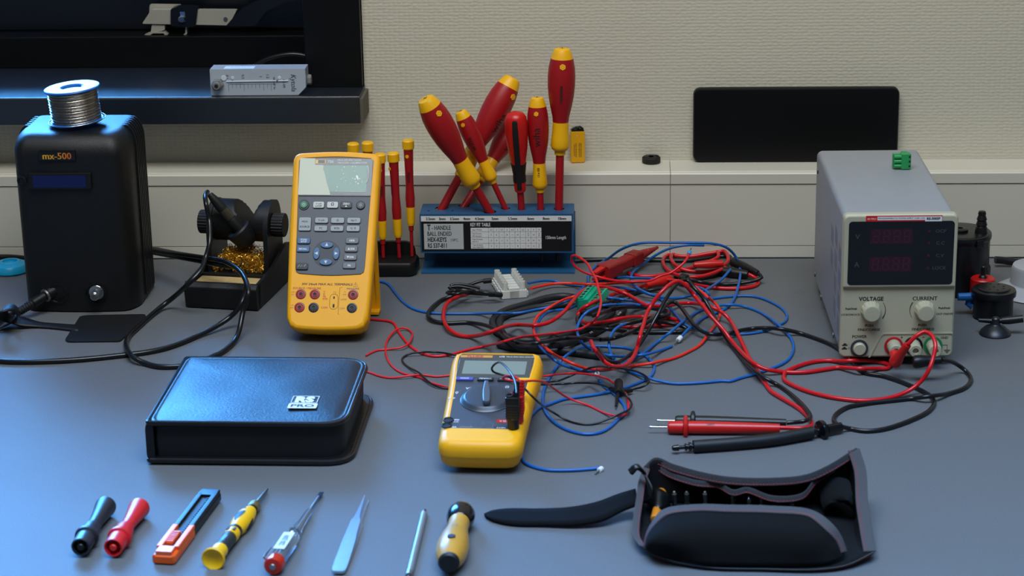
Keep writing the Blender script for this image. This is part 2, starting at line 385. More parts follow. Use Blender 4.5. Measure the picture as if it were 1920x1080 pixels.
# ---- soldering station (local mm, x right, y away, z up; base at the front-middle)
ST = thing('soldering_station', 'black soldering station with mx-500 badge and dark display, standing left under the window sill', 'soldering station', (-.5905, -.193, 0))
W2 = 62
plan = round_poly([(-W2+7, 0), (-10, -3), (10, -3), (W2-9, 0), (W2, 20), (W2, 92), (-W2, 92), (-W2, 20)], [9, 20, 20, 12, 6, 5, 5, 10], 4)
def st_loop(z):
    # the front slants back a touch and rolls over at the top
    t = max(0, (z-172)/23.0); back = 5*math.sin(z/150*1.2)*-.6+ (0 if z < 172 else 19*(1-math.sqrt(max(0, 1-t*t))))
    side = 0 if z < 172 else 16*(1-math.sqrt(max(0, 1-((z-172)/23)**2)))
    out = []
    for x, y in plan:
        fy = max(0, min(1, (60-y)/60)); yy = y+back*fy
        ry = 0 if z < 185 else 4*(1-math.sqrt(max(0, 1-((z-185)/10)**2)))
        if y > 60: yy = y-ry
        out.append((x*(1-side/W2*.9), yy, z))
    return out
mb = MB(); zs = [1.5, 3, 20, 60, 100, 130, 150, 165, 172, 175, 178, 181, 184, 187, 189.5, 192, 193.5, 194.6, 195]
mb.loft([st_loop(z) for z in zs], M_station); mb.build('enclosure', ST, angle=50)
def side_out(z): return W2-(0 if z < 172 else 16*(1-math.sqrt(max(0, 1-((z-172)/23)**2))))*.9
for sg in (-1, 1):
    for i in range(6):
        y = 42+i*7.6; mb = MB(); zl = [6]+[6+ (172-6)*k/4 for k in range(1, 5)]+[178, 184, 188, 191.5, 193.5]
        mb.loft([[(sg*(side_out(z)+q), yy, z+(1.6 if z > 172 else 0)) for q, yy in ((-2, y), (1.9, y), (1.9, y+3.4), (-2, y+3.4))] for z in zl], M_station)
        mb.build("cooling_fin", ST, angle=50)
fy = -6.0
mb = MB(); mb.box(-42, 25, -9.0, fy+5, 138, 156, M_black, 1.5, M=Matrix()); mb.build('display_bezel', ST)
mb = MB(); mb.box(-37, 19, -9.3, -6, 140.5, 153.5, mat('blue_lcd', '#060f4a', .25)); mb.build('display', ST, smooth=False)
mb = MB(); mb.box(-29, 10, -8.6, -4, 169, 180.0, M_blackg, .8, M=TR((0, .6, 0))); bd = mb.build('badge', ST)
g = bpy.data.materials.new('yellow_to_red_print'); g.use_nodes = True; nt = g.node_tree; b = nt.nodes['Principled BSDF']; tc = nt.nodes.new('ShaderNodeTexCoord')
sx_ = nt.nodes.new('ShaderNodeSeparateXYZ'); nt.links.new(tc.outputs['Object'], sx_.inputs[0]); mr = nt.nodes.new('ShaderNodeMapRange'); mr.inputs[1].default_value = -.022; mr.inputs[2].default_value = .014
nt.links.new(sx_.outputs['X'], mr.inputs[0]); rp = nt.nodes.new('ShaderNodeValToRGB'); rp.color_ramp.elements[0].color = (*rgb('#d9a613'), 1); rp.color_ramp.elements[1].color = (*rgb('#b8231c'), 1)
nt.links.new(mr.outputs[0], rp.inputs[0]); nt.links.new(rp.outputs[0], b.inputs['Base Color']); b.inputs['Roughness'].default_value = .5
mb = MB(); mb.text('mx-500', FRONT(-9.5, -8.2, 174.4), 10, g, sx=1.0, bold=.035); mb.build('lettering', bd)
mb = MB(); mb.lathe([(0.1, 0), (4.6, 0), (5, 1), (5, 2.5), (3.4, 3), (3.2, 1.4), (.1, 1.4)], M_black, M=TR((-50, -3.0, 147)) @ RX(PI/2)); mb.build('knob', ST)
for x, nm in ((-22, 0), (19, 1)):
    mb = MB(); mb.lathe([(11, 0), (11.5, 1.2), (9.8, 1.6), (9.4, .2), (.1, .2)], M_blackg, M=TR((x, -3.2, 22)) @ RX(PI/2))
    sk = mb.build('socket', ST)
    if nm:
        mb = MB(); mb.cyl(8, 0, 1.2, M_chrome, .3, M=TR((x+1, -4.0, 23)) @ RX(PI/2)); mb.cyl(4.6, 0, 11, M_chrome, .6, M=TR((x, -5.0, 22)) @ RX(PI/2) @ RY(.12)); mb.cyl(3.2, 0, 11.4, M_steel, .3, M=TR((x, -5.0, 22)) @ RX(PI/2) @ RY(.12))
        mb.build('connector', sk, label='chrome threaded connector')
# ---- solder reel
p = at(133, 243, .197)
SP = thing('solder_reel', 'reel of silver solder wire on a blue and white spool, standing on the soldering station', 'solder reel', (p.x, p.y+.028, .1992))
SP.rotation_euler = (.02, -.075, 0)
M_spb = mat('blue_spool_plastic', '#1568c8', .35); M_paper = mat('white_paper_disc', '#d6dde6', .45)
mb = MB(); mb.lathe([(10, .4), (28, 0), (29.5, 1), (28, 2.2), (14, 2.2), (14, 35.5), (29, 35.5), (29.6, 36.5), (29, 37.6), (12, 37.6), (10.6, 36.5), (10.4, 3)], M_spb, 48, caps=False); sp_ = mb.build('spool', SP)
mb = MB(); mb.lathe([(12.6, 37.7), (12.6, 38.0), (28.2, 38.0), (28.2, 37.7)], M_paper, 48, caps=False); mb.build('paper_disc', sp_)
prof = []
for i in range(33):
    z = 2.4+i*1.01; r = 25.6+.5*math.sin(i*2.1)+.3*math.sin(i*5.3)
    prof += [(r, z), (r+.55, z+.5)]
M_solder = mat('tin_solder_wire', '#b0aca6', .28, metal=1, bump=.6, bscale=500)
mb = MB(); mb.lathe([(14.2, 2.4)]+prof+[(14.2, 35.3)], M_solder, 56); mb.build('solder_wire', SP, angle=80)
mb = MB(); mb.tube([(math.cos(a/20*2*PI)*(30.2+.4*math.sin(a)), math.sin(a/20*2*PI)*(30.2+.4*math.sin(a)), 1.6+.02*a) for a in range(31)], .5, M_solder, 6); mb.build('loose_end', SP)
# ---- iron holder with knobs, sponge tray and brass wool
H = thing('iron_holder', 'black soldering iron holder with ribbed side knobs and a front sponge tray', 'soldering iron stand', tuple(at(416, 581))[:2]+(0,), -.16)
hw = 40.5
mb = MB()
# tray: floor, front wall, cheeks that rise to the back
mb.box(-hw+1, hw-1, 3, 122, 1, 4, M_station, 1)
mb.loft([[(x, y, z) for y, z in round_poly([(0, 1), (10, 1), (12, 27), (3, 30), (-3, 25)], 2, 3)] for x in (-hw, hw)], M_station)
for sx in (-1, 1):
    pr = round_poly([(4, 1), (122, 1), (122, 42), (108, 45), (60, 32), (6, 28)], 4, 3)
    mb.loft([[(sx*hw+dx, y, z) for y, z in pr] for dx in (-3.5*sx, 0)], M_station)
mb.build('tray', H)
mb = MB(); mb.box(-hw+4, hw-4, 42, 46, 4, 27, M_station, 1); mb.build('divider', H)
DZ, DY = 75, 88
for sx in (-1, 1):                 # shoulder uprights
    mb = MB(); pr = round_poly([(58, 5), (112, 5), (112, 78), (104, 96), (84, 100), (68, 92), (60, 74)], [3, 3, 10, 14, 14, 12, 10], 4)
    mb.loft([[(sx*hw*.86+dx, y, z) for y, z in pr] for dx in (-5*sx, 0)], M_station); mb.build('bracket', H)
# drum with the V cut for the iron
mb = MB(); loops = []
for i in range(31):
    x = -31+62*i/30; vv = max(0, 1-abs(x-7)/15.0); loop = []
    for j in range(28):
        a = 2*PI*j/28; y = DY+23*math.cos(a); z = DZ+23*math.sin(a)
        cut = DZ+23-30*vv
        if a < PI: z = min(z, max(cut, DZ-6))
        loop.append((x, y, z))
    loops.append(loop)
mb.loft(loops, M_station); mb.build('drum', H)
mb = MB(); mb.lathe([(8, -8), (13, 0), (14.5, 12), (13, 14), (7.5, 14), (7, -4)], M_blackr, M=TR((8, DY-22, DZ-14)) @ RX(.3) @ RY(-.6)); mb.build('nozzle', H)
for sx in (-1, 1):
    mb = MB(); o = [(12.4+(.7 if k % 4 < 2 else 0))*1.0 for k in range(96)]
    mb.prism([(o[k]*math.cos(2*PI*k/96), o[k]*math.sin(2*PI*k/96)) for k in range(96)], 0, 13.5, M_blackr, 1, M=TR((sx*35.2, DY-6, DZ-2)) @ RY(sx*PI/2)); mb.build('knob', H)
mb = MB(); mb.box(-33, 33, 46.5, 92, 4.2, 24, M_station, 1); hb = mb.build('wool_cup', H)
mb = MB(); mb.box(-40, 40, 13.5, 41.5, 4.2, 17, mat('tan_cellulose_sponge', '#b99a62', .9, bump=1, bscale=250, vary=.2, vscale=120), 2, label=None) if 0 else mb.box(-36, 36, 13.5, 41.5, 4.2, 24.5, mat('tan_cellulose_sponge', '#b99a62', .9, bump=1, bscale=250, vary=.2, vscale=120), 2)
o = tag(mb.build('sponge'), 'tan cleaning sponge lying in the front tray of the iron holder', 'sponge'); o.location = H.location; o.rotation_euler = H.rotation_euler
M_brass = mat('brass_shavings', '#dca638', .34, metal=.75, vary=.3, vscale=300)
mb = MB(); rnd = random.Random(3)
for i in range(520):
    cx = rnd.uniform(-27, 27); cy = rnd.uniform(56, 86); top = 40*math.sqrt(max(.05, 1-(cx/34)**2))*(.75+.25*(cy-50)/36)
    cz = 25+rnd.uniform(0, 1)**.6*(top-14); r = rnd.uniform(1.2, 3.0); ax = Euler((rnd.uniform(0, 6), rnd.uniform(0, 6), rnd.uniform(0, 6))).to_matrix(); pts = []
    nn = rnd.randint(10, 22)
    for k in range(nn):
        a = k*.75; pts.append(Vector((cx, cy, cz))+ax @ Vector((r*math.cos(a), r*math.sin(a), (k-nn/2)*.45)))
    for q in pts: q.x = max(-29, min(29, q.x)); q.y = max(49, min(96, q.y)); q.z = max(24.5, min(53, q.z))
    mb.tube(pts, .34, M_brass, 4)
o = mb.build('brass_wool'); o.location = H.location; o.rotation_euler = H.rotation_euler; tag(o, 'tangle of golden brass wool in the cup of the iron holder', 'tip cleaner', kind='stuff')
# ---- soldering iron, its nose in the holder
hl = H.location*1000
A = hl+RZ(-.16) @ Vector((9, DY-23, DZ-12)); top = aty(393, 364, -.128)*1000
SI = thing('soldering_iron', 'slim black soldering iron with a steel collar, parked at a slant in the holder', 'soldering iron', M=None, loc=(0, 0, 0))
ax = (top-A).normalized(); L = (top-A).length; MI = align(A, top)
SI.matrix_world = Matrix.Translation(A*.001)
MI0 = Matrix.Translation(-A) @ MI
mb = MB(); mb.M = MI0; mb.lathe([(4, 4), (6.2, 9), (6.6, 22), (6.0, 26)], M_blackr); mb.lathe([(5.4, L-22), (5.6, L-18), (4.8, L-8), (3.4, L-1), (2.6, L)], M_blackr); mb.build('grip', SI)
mb = MB(); mb.M = MI0; mb.cyl(5.5, 26.1, L-22.1, mat('warm_steel_collar', '#6d665c', .3, metal=.9), .4); mb.build('collar', SI)
# ================================================================== instruments
# ---- calibrator (authored lying face up: x right, y from its foot to its head, z out of the face), then stood on its bail
TILT = math.radians(56)
RZ0 = .0172
p0 = at(612, 617, RZ0)
CAL = thing('process_calibrator', 'tall yellow process calibrator with green display, propped upright on its rear stand', 'calibrator', (p0.x, p0.y, RZ0))
CAL.rotation_euler = Euler((TILT, 0, math.radians(-2)), 'XYZ')
LC = 190
def hol(wb, wt, L, rb, rt, bow=0):
    return round_poly([(-wb/2, 0), (0, -bow), (wb/2, 0), (wt/2*.985, L*.55), (wt/2, L), (0, L+bow*1.2), (-wt/2, L), (-wt/2*.985, L*.55)], [rb, 90, rb, 200, rt, 120, rt, 200], 7)
oc = hol(84, 92, LC, 15, 9, 2.5)
mb = MB()
levels = [(-38, 12), (-37, 8), (-32, 4), (-22, 1.5), (-12, 0), (-5, 0), (-2, .8), (-.4, 2.6), (0, 4.5)]
def calz(x, y, z): return z*(1-.12*math.sin(min(1, max(0, y/LC))*PI))
loops = []
# face ring: outer edge to keypad/display well
inner = round_poly([(-36, 58), (0, 55.5), (36, 58), (37.5, 120), (39.5, 184), (0, 186.5), (-39.5, 184), (-37.5, 120)], [5, 60, 5, 200, 4, 90, 4, 200], 7)
n = len(oc)
def resample(o, n, start=None):
    P = [Vector(q) for q in o]; L = [0]
    for i in range(len(P)): L.append(L[-1]+(P[(i+1) % len(P)]-P[i]).length)
    out = []
    for k in range(n):
        d = L[-1]*k/n
        for i in range(len(P)):
            if L[i+1] >= d: break
        t = (d-L[i])/max(1e-9, L[i+1]-L[i]); q = P[i].lerp(P[(i+1) % len(P)], t); out.append((q.x, q.y))
    return out
# top faces: a lower yellow terminal field and the frame round the keypad, as one ring of quads
NR = 120
def polar(o, c, n):
    """resample an outline by angle about c"""
    P = [Vector(q) for q in o]; out = []
    for k in range(n):
        a = 2*PI*k/n; d = Vector((math.cos(a), math.sin(a))); best = None
        for i in range(len(P)):
            q, r = P[i]-Vector(c), P[(i+1) % len(P)]-Vector(c); e = r-q; den = d.x*e.y-d.y*e.x
            if abs(den) < 1e-9: continue
            t = (q.x*e.y-q.y*e.x)/den; s = (q.x*d.y-q.y*d.x)/den
            if t > 0 and -1e-6 <= s <= 1+1e-6 and (best is None or t > best): best = t
        q = Vector(c)+d*(best or 1); out.append((q.x, q.y))
    return out
c0 = (0, 121)
for z, d in levels: loops.append([(x, y, z) for x, y in polar(offset(oc, d), c0, NR)])
mb.loft(loops, M_yel, cap1=False)
ring0 = polar(offset(oc, 4.5), c0, NR); ring1 = polar(inner, c0, NR); ring2 = polar(offset(inner, 1.0), c0, NR)
mb.loft([[(x, y, 0) for x, y in ring0], [(x, y, 0) for x, y in ring1], [(x, y, -1.6) for x, y in ring2]], M_yel, cap0=False, cap1=True)
body = mb.build('holster', CAL, angle=50)
kp = MB(); kp.stack(round_poly([(-35.5, 59), (0, 56.5), (35.5, 59), (37.2, 120), (38.2, 142), (-38.2, 142), (-37.2, 120)], [5, 60, 5, 200, 1, 1, 200], 6), [(-1.5, 0), (-.4, 0), (-.1, .4)], M_panel)
keypad = kp.build('keypad', CAL)
# display block under its peeling protective film
mb = MB(); mb.prism(round_poly([(-38.2, 142.6), (38.2, 142.6), (39.2, 183.5), (0, 185.6), (-39.2, 183.5)], [1, 1, 3, 60, 3], 5), -1.5, -.3, mat('display_bezel_grey', '#4f545c', .35), .2); db = mb.build('display_bezel', CAL)
lcd = bpy.data.materials.new('peeling_film_over_green_lcd'); lcd.use_nodes = True; nt = lcd.node_tree; b = nt.nodes['Principled BSDF']; tc = nt.nodes.new('ShaderNodeTexCoord')
b.inputs['Roughness'].default_value = .18; b.inputs['Base Color'].default_value = (*rgb('#5f9485'), 1)
mb = MB(); mb.box(-33, 33, 147, 176, -.3, .0, mat('green_lcd_glass', '#5b917f', .3, vary=.03)); lc_ = mb.build('display', CAL, smooth=False)
film = bpy.data.materials.new('milky_lifted_film'); film.use_nodes = True; nt = film.node_tree; b = nt.nodes['Principled BSDF']
b.inputs['Base Color'].default_value = (*rgb('#d8dcc8'), 1); b.inputs['Roughness'].default_value = .35; b.inputs['Alpha'].default_value = .8
mb = MB()
pts = [(-38, 143.5), (-4, 143.5), (-6, 150), (-9, 158), (-11, 166), (-13, 172), (-13, 176), (-22, 176.5), (-22, 183.5), (-38, 184)]
mb.prism(round_poly(pts, .8, 2), .25, .35, film)
mb.box(-38, 38.2, 143.5, 183.4, .12, .18, mat('clear_protective_film', '#e8f0ee', .12, alpha=.12)) 
rnd = random.Random(5)
M_bub = mat('white_air_bubble', '#eef2ee', .4)
for i in range(24):
    a = rnd.gauss(12, 8); c = rnd.gauss(160, 6.5)
    if -8 < a < 32 and 147 < c < 175: mb.cyl(rnd.uniform(.25, .8), .2, .3, M_bub, n=8, M=TR((a, c, 0)))
mb.prism(ell(1.0, 2.6, 10), .2, .3, M_bub, M=TR((23, 163, 0)) @ RZ(.3)); mb.tube([(33, 176, .4), (34.4, 171, .8), (34.6, 163, .8), (33, 157, .4)], .35, M_bub, 6)
mb.build('protective_film', lc_, label='clear film lifting off the left half of the display')
# maker's plate and model wording
mb = MB(); mb.box(-37, -11, 178, 182.3, -.25, -.1, M_yel2, .3); mb.box(-19, -12, 178.6, 181.7, -.1, .02, M_ink, .3)
mb.text('FLUKE', TR((-28, 180.1, 0)), 3.8, M_ink, sx=1.2, bold=.04); mb.text('725', TR((-6, 180.2, -.1)), 3.6, M_white, sx=1.2, bold=.03)
mb.text('MULTIFUNCTION', TR((13.5, 182.0, -.1)), 2.7, M_white, sx=1.15, ital=.2, bold=.02); mb.text('PROCESS CALIBRATOR', TR((17, 179.0, -.1)), 2.6, M_white, sx=1.15, ital=.2, bold=.02)
mb.build('lettering', db)
K_lt = mat('light_grey_key', '#9aa0a2', .45); K_wh = mat('off_white_key', '#c3c6c2', .45); K_bl = mat('slate_blue_key', '#3c6690', .45); K_dk = mat('dark_key', '#23262b', .4); K_gr = mat('mid_grey_key', '#6a6e73', .45); K_gn = mat('green_key', '#2f7a5a', .4)
def key(x, y, w, h, m, txt=(), tm=None, r=1.6, shape=None):
    k = MB(); k.prism(offset(shape or rrect(w, h, r, 4), -.7) if shape else rrect(w+1.4, h+1.4, r+.6, 4), -.5, .35, K_dk, .15, TR((x, y, 0)))
    k.prism(shape or rrect(w, h, r, 4), .3, 1.7, m, .4, TR((x, y, 0)))
    for t, dy, sz, *s in txt: k.text(t, TR((x, y+dy, 1.6)), sz, tm or M_ink, sx=(s[0] if s else 1), bold=.03)
    return k.build('key', CAL)
ky = 132.5
k = MB(); k.cyl(5.6, -.5, .8, K_dk, .4, M=TR((-31, ky, 0))); k.cyl(3.9, .7, 2, K_gn, .5, M=TR((-31, ky, 0)))
k.lathe([(1.5, 2), (1.5, 2.15), (1.2, 2.15), (1.2, 2)], M_white, 16, TR((-31, ky, 0)), caps=False); k.box(-31.15, -30.85, ky-.4, ky+1, 2, 2.15, M_white); k.build('key', CAL, label='round green power key')
key(-15.5, ky, 11.5, 6.8, K_wh, (('V mA', 1.2, 2.6), ('LOOP', -1.4, 2.6)))
key(-1, ky, 11.5, 6.8, K_wh, (('Ω', .6, 4.2),))
key(13.3, ky, 11.5, 6.8, K_dk, (('ZERO', 1.2, 2.8), ('▲', -1.4, 2.4)), M_white)
k = MB(); k.cyl(4.6, -.5, 1.6, K_dk, .5, M=TR((28.3, ky, 0)))
k.lathe([(1.2, 1.6), (1.2, 1.8), (.8, 1.8), (.8, 1.6)], K_wh, 14, TR((28.3, ky, 0)), caps=False)
for i in range(8): k.box(1.7, 2.7, -.15, .15, 1.6, 1.8, K_wh, M=TR((28.3, ky, 0)) @ RZ(i*PI/4))
k.build('key', CAL, label='round dark backlight key')
key(-28.7, 111.5, 12.5, 14.5, K_lt, (('MEAS', 2.6, 2.7), ('SOURCE', -3, 2.7)))
for i, (a, b_) in enumerate((('V mA', 'TC'), ('Ω', 'RTD'), ('Hz ⊓', '°C °F'))):
    x = -11.5+16.8*i; key(x, 115.7, 13.6, 6.0, K_lt, ((a, 0, 2.8),)); key(x-.3, 107, 13.4, 6.0, K_lt, ((b_, 0, 2.8),))
key(-28.7, 93.5, 13, 6.2, K_bl, (('STORE', 1.1, 2.2), ('SETUP', -1.1, 2.2)), M_white); key(-28.9, 84.6, 13, 6.2, K_bl, (('RECALL', 0, 2.5),), M_white)
kk = key(-29, 66, 12, 7, K_dk, (), M_white)
m_ = MB(); m_.tube([(-33, 65, 1.8), (-31.6, 67.6, 1.8), (-30.4, 65, 1.8), (-29.4, 67.4, 1.8), (-28.4, 65.4, 1.8), (-27.6, 67.2, 1.8), (-26.8, 65.6, 1.8), (-25, 68, 1.8)], .3, M_white, 4); m_.build('symbol', kk)
for i, t in enumerate(('100%', '▲25%', '▼25%', '0%')): key(20.5+1.0-i*.5, 94-i*8.9, 13, 6.2, K_gr, ((t, 0, 2.8),), M_white)
k = MB(); k.cyl(14.2, -.5, .1, mat('navigation_pad_grey', '#3d4147', .5), .2, n=40, M=TR((-4.5, 80, 0))); k.build('navigation_pad', CAL)
for a, sx, sy in ((0, 10.2, 0), (PI/2, 0, 9.2), (PI, -10.2, 0), (-PI/2, 0, -9.2)):
    hor = abs(sx) > 1; k = MB(); k.prism(ell(3.4 if hor else 6.6, 6.4 if hor else 3.4, 24), .1, 1.8, K_bl, .5, TR((-4.5+sx, 80+sy, 0)))
    k.add([(2.0, 0, 1.95), (-1.4, 1.7, 1.95), (-1.4, -1.7, 1.95)], [(0, 1, 2)], M_white, TR((-4.5+sx, 80+sy, 0)) @ RZ(a)); k.build('key', CAL)
# terminals
mb = MB(); mb.text('30V 24mA MAX ALL TERMINALS', TR((-2, 47.5, 0)), 3.4, M_ink, sx=1.1, bold=.03, ital=.1)
mb.text('⚠', TR((27.5, 47.5, 0)), 4.6, M_ink, sx=1)
mb.text('SOURCE / MEASURE', TR((-22.5, 43, 0)), 3.0, M_redink, sx=1.1, bold=.02); mb.text('MEASURE', TR((25, 43, 0)), 2.8, mat('violet_grey_ink', '#5a5a6a', .6), sx=1.1, bold=.02)
for t, x, y in (('mA+', -36.5, 39), ('3W', -37, 36), ('mA-', -36.5, 25), ('4W', -37, 22)): mb.text(t, TR((x, y, 0)), 2.2, M_redink)
for t, x, y in (('V', -4.5, 39.5), ('Ω', -4.5, 37), ('Hz', -4, 34.5), ('RTD', -3, 31.8)): mb.text(t, TR((x, y, 0)), 2.6, M_redink, bold=.02)
mb.text('COM', TR((-3.5, 22.6, 0)), 2.9, M_redink, bold=.02); mb.text('TC', TR((6.5, 38.8, 0)), 2.6, M_redink)
for t, x, y in (('V', 17, 39.5), ('mA', 16.8, 36.8), ('LOOP', 16, 31.5), ('COM', 15, 22)): mb.text(t, TR((x, y, 0)), 2.4, MATS['violet_grey_ink'])
mb.tube([(14, 44, 0), (11.5, 44, 0), (11, 16, 0), (13, 16, 0)], .18, M_steel, 4); mb.build('lettering', CAL)
mb = MB(); mb.lathe([(.1, .0), (.1, .0)], M_ink) if 0 else None
mb.tube([(*q, .05) for q in rrect(8.5, 16, 4, 6, 6, 29)]+[(*rrect(8.5, 16, 4, 6, 6, 29)[0], .05)], .18, M_ink, 4)
mb.box(5.3, 6.7, 32, 34.6, 0, .15, M_ink); mb.box(5.0, 7.0, 22.8, 26.4, 0, .15, M_ink); mb.build('thermocouple_socket', CAL)
M_rsock = mat('red_socket_ring', '#a01a18', .35); M_ksock = mat('brown_black_socket', '#1a1010', .35)
for x, y, m in ((-28.5, 36.5, M_rsock), (-14, 36.5, M_rsock), (-29, 22.5, M_rsock), (-14.5, 22.5, M_ksock), (25.5, 36.5, M_rsock), (25, 22.5, M_ksock)):
    mb = MB(); mb.lathe([(4.9, 0), (4.9, .5), (4.1, .6), (3.6, .1), (2.6, .1), (2.5, .8), (1.8, .8), (1.7, -.3), (.05, -.3)], m, 28, TR((x, y, 0)), caps=False); mb.cyl(1.7, 0, .15, M_ink, M=TR((x, y, 0)), n=16); mb.lathe([(5.4, 0), (5.4, .15), (4.9, .15)], M_ksock, 28, TR((x, y, 0)), caps=False); mb.build('socket', CAL)
# rear stand
mb = MB()
ct, st2 = math.cos(TILT), math.sin(TILT)
def w2l(y, z): return (y*ct+z*st2, -y*st2+z*ct)      # world (y back, z up from the foot) -> local (y, z)
a0 = (118, -37.5); a1 = w2l(104, -15); a2 = w2l(108, -15); a3 = (122, -37.5)
for x0, x1 in ((36, 40), (-40, -36)): mb.loft([[(x, y, z) for y, z in (a0, a1, a2, a3)] for x in (x0, x1)], M_yel)
b0 = w2l(66, 45); b1 = w2l(70, 47)
mb.loft([[(x, y, z) for y, z in ((a0[0]+8, -38), w2l(104, -15), w2l(106, -15), (a3[0]+8, -38))] for x in (-39, 39)], M_yel)
mb.loft([[(x, y, z) for y, z in (w2l(92, -15.2), w2l(110, -15.2), w2l(110, -12.5), w2l(92, -12.5))] for x in (-40, 40)], M_yel)
mb.build('stand', CAL)

# ---- multimeter, lying on its back on four low feet
pa, pb = at(905, 878), at(945, 664, .035)
MR = math.radians(-2.5)
MT = math.radians(6)                                   # its head is propped up a little
DM = thing('multimeter', 'yellow and grey digital multimeter lying face up with two plugs in its right side', 'multimeter', (-.1325, -.6405, 0), MR)
DM.rotation_euler = (MT, 0, MR)
LM = 176
oc2 = round_poly([(-37, 0), (0, -1.5), (37, 0), (38.5, 60), (40, 110), (43, 150), (42, LM), (0, LM+1), (-42, LM), (-43, 150), (-40, 110), (-38.5, 60)], [14, 90, 14, 60, 60, 40, 8, 90, 8, 40, 60, 60], 6)
def dmz(y): return 31+5*max(0, min(1, (y-10)/150))
mb = MB(); loops = []
for z, d in [(.11, 12), (.13, 7), (.22, 3.5), (.38, 1.2), (.55, .6), (.57, 0), (.74, .2), (.86, 1.2), (.94, 3.0), (.985, 5.2), (1.0, 7.5)]:
    loops.append([(x, y, dmz(y)*z) for x, y in polar(offset(oc2, d), (0, 95), 120)])
mb.loft(loops, M_yel, cap1=False)
inn = round_poly([(-32, 27), (32, 27), (33, 60), (34.5, 110), (37, 150), (36.5, 169), (-36.5, 169), (-37, 150), (-34.5, 110), (-33, 60)], [3, 3, 60, 60, 30, 4, 4, 30, 60, 60], 6)
c1 = (0, 95); r0, r1, r2 = polar(offset(oc2, 7.5), c1, NR), polar(inn, c1, NR), polar(offset(inn, .8), c1, NR)
mb.loft([[(x, y, dmz(y)) for x, y in r0], [(x, y, dmz(y)) for x, y in r1], [(x, y, dmz(y)-2.2) for x, y in r2]], M_yel, cap0=False, cap1=True)
mb.build('holster', DM, angle=50)
mb = MB(); mb.M = RX(-MT); mb.box(-24, 24, 148, 156, .5, 22, M_yel, 1.5); mb.build('stand', DM)
mb = MB(); fl = [[(x, y, dmz(y)+dz) for x, y in offset(inn, d)] for dz, d in ((-2.1, .5), (-.8, .5), (-.3, 1.1))]
M_slate = mat('slate_grey_faceplate', '#3f444d', .38, bump=.08)
mb.loft(fl, M_slate); fp = mb.build('faceplate', DM)
SL = math.atan2(5, 150); FM = TR((0, 10, 31)) @ RX(SL) @ TR((0, -10, 0))
def dmb(): m = MB(); m.M = FM; return m
mb = dmb(); mb.prism(rrect(68, 46, 3, 4, 0, 144), -1, .1, mat('display_window_grey', '#4a4c4c', .12), .3); mb.prism(rrect(58, 26, 1, 3, 0, 141), .1, .25, mat('grey_green_lcd', '#7f8a80', .16, vary=.03))
dw = mb.build('display', DM)
mb = dmb(); mb.box(-34, -4, 160.5, 165, .1, .2, mat('orange_strip', '#d08a30', .5)); mb.text('FLUKE', TR((-20, 162.7, .1)), 4.4, M_redink, sx=1.2, bold=.05)
mb.text('175', TR((5, 162.7, .1)), 3.6, M_white, bold=.03); mb.text('TRUE RMS MULTIMETER', TR((22, 162.7, .1)), 2.5, M_white, bold=.02, sx=1.0); mb.build('lettering', dw)
for x, w_, m, t, tm in ((-25, 16, mat('violet_key', '#474f9c', .4), 'HOLD', M_white), (-6, 15, K_dk, 'MINMAX', M_white), (12, 14, K_dk, 'RANGE', M_white), (29, 13, M_yel2, '', None)):
    mb = dmb(); mb.prism(rrect(w_, 5.6, 1.5, 3, x, 117), -.4, 1.6, m, .5)
    if t: mb.text(t, TR((x, 117, 1.5)), 3.0, tm, bold=.03, sx=.95)
    mb.build('key', DM)
mb = dmb(); mb.lathe([(24, -.5), (24, .3), (22, 1.5), (21, 3.2), (19, 4.2), (.1, 4.2)], mat('dial_grey', '#363b43', .35), 56, TR((-1, 80, 0))); dl = mb.build('dial', DM)
mb = dmb(); mb.prism(round_poly([(-3.2, -20), (3.2, -20), (3.8, 0), (1.8, 20), (-1.8, 20), (-3.8, 0)], [3, 3, 8, 1.5, 1.5, 8], 4), 4, 9.5, mat('pointer_blue_grey', '#4a525e', .3), 1.6, TR((-1, 80, 0)) @ RZ(.10)); mb.build('pointer', dl)
mb = dmb()
for t, x, y, s in (('OFF', -33, 82, 3.6), ('Ṽ', -29.5, 92, 4.6), ('V̄', -20, 101, 4.6), ('mV', -3, 106, 4.0), ('Ω', 15, 105, 4.8), ('A', 28, 99, 3.6), ('400', -24, 42.5, 3.2), ('mA', -24, 39, 3.2), ('10A', -25, 29.5, 3.4)): mb.text(t, TR((x, y, -.35)), s, M_white, bold=.03)
mb.text('FUSED', TR((-3, 30.5, -.35)), 2.5, M_steel); mb.tube([(-15, 42, -.3), (-10, 42, -.3), (-10, 30.5, -.3)], .15, M_steel, 4); mb.tube([(-20, 30.5, -.3), (-8, 30.5, -.3)], .15, M_steel, 4); mb.tube([(3, 30.5, -.3), (9, 30.5, -.3), (9, 42, -.3), (13, 42, -.3)], .15, M_steel, 4)
mb.text('⚠', TR((0, 36.5, -.35)), 5, M_steel); mb.text('CAT III 1000V', TR((2, 40, -.35)), 1.8, M_steel); mb.text('CAT IV 600V', TR((4, 37.5, -.35)), 1.8, M_steel)
for t, x, y in (('~', -27, 95, ), ('▪', -34, 92)): mb.text(t, TR((x, y+2, -.35)), 3, M_yel2)
mb.build('lettering', fp)
mb = dmb(); mb.prism(rrect(11, 6, 1.5, 3, 17, 41.5), -.4, -.2, M_redb); mb.text('V Ω', TR((17, 41.5, -.25)), 3.6, M_white, bold=.03); mb.prism(rrect(12, 5.4, 1.5, 3, 16.5, 29.5), -.4, -.2, M_ink); mb.text('COM', TR((16.5, 29.5, -.25)), 3.4, M_white, bold=.04); mb.build('terminal_label', fp)
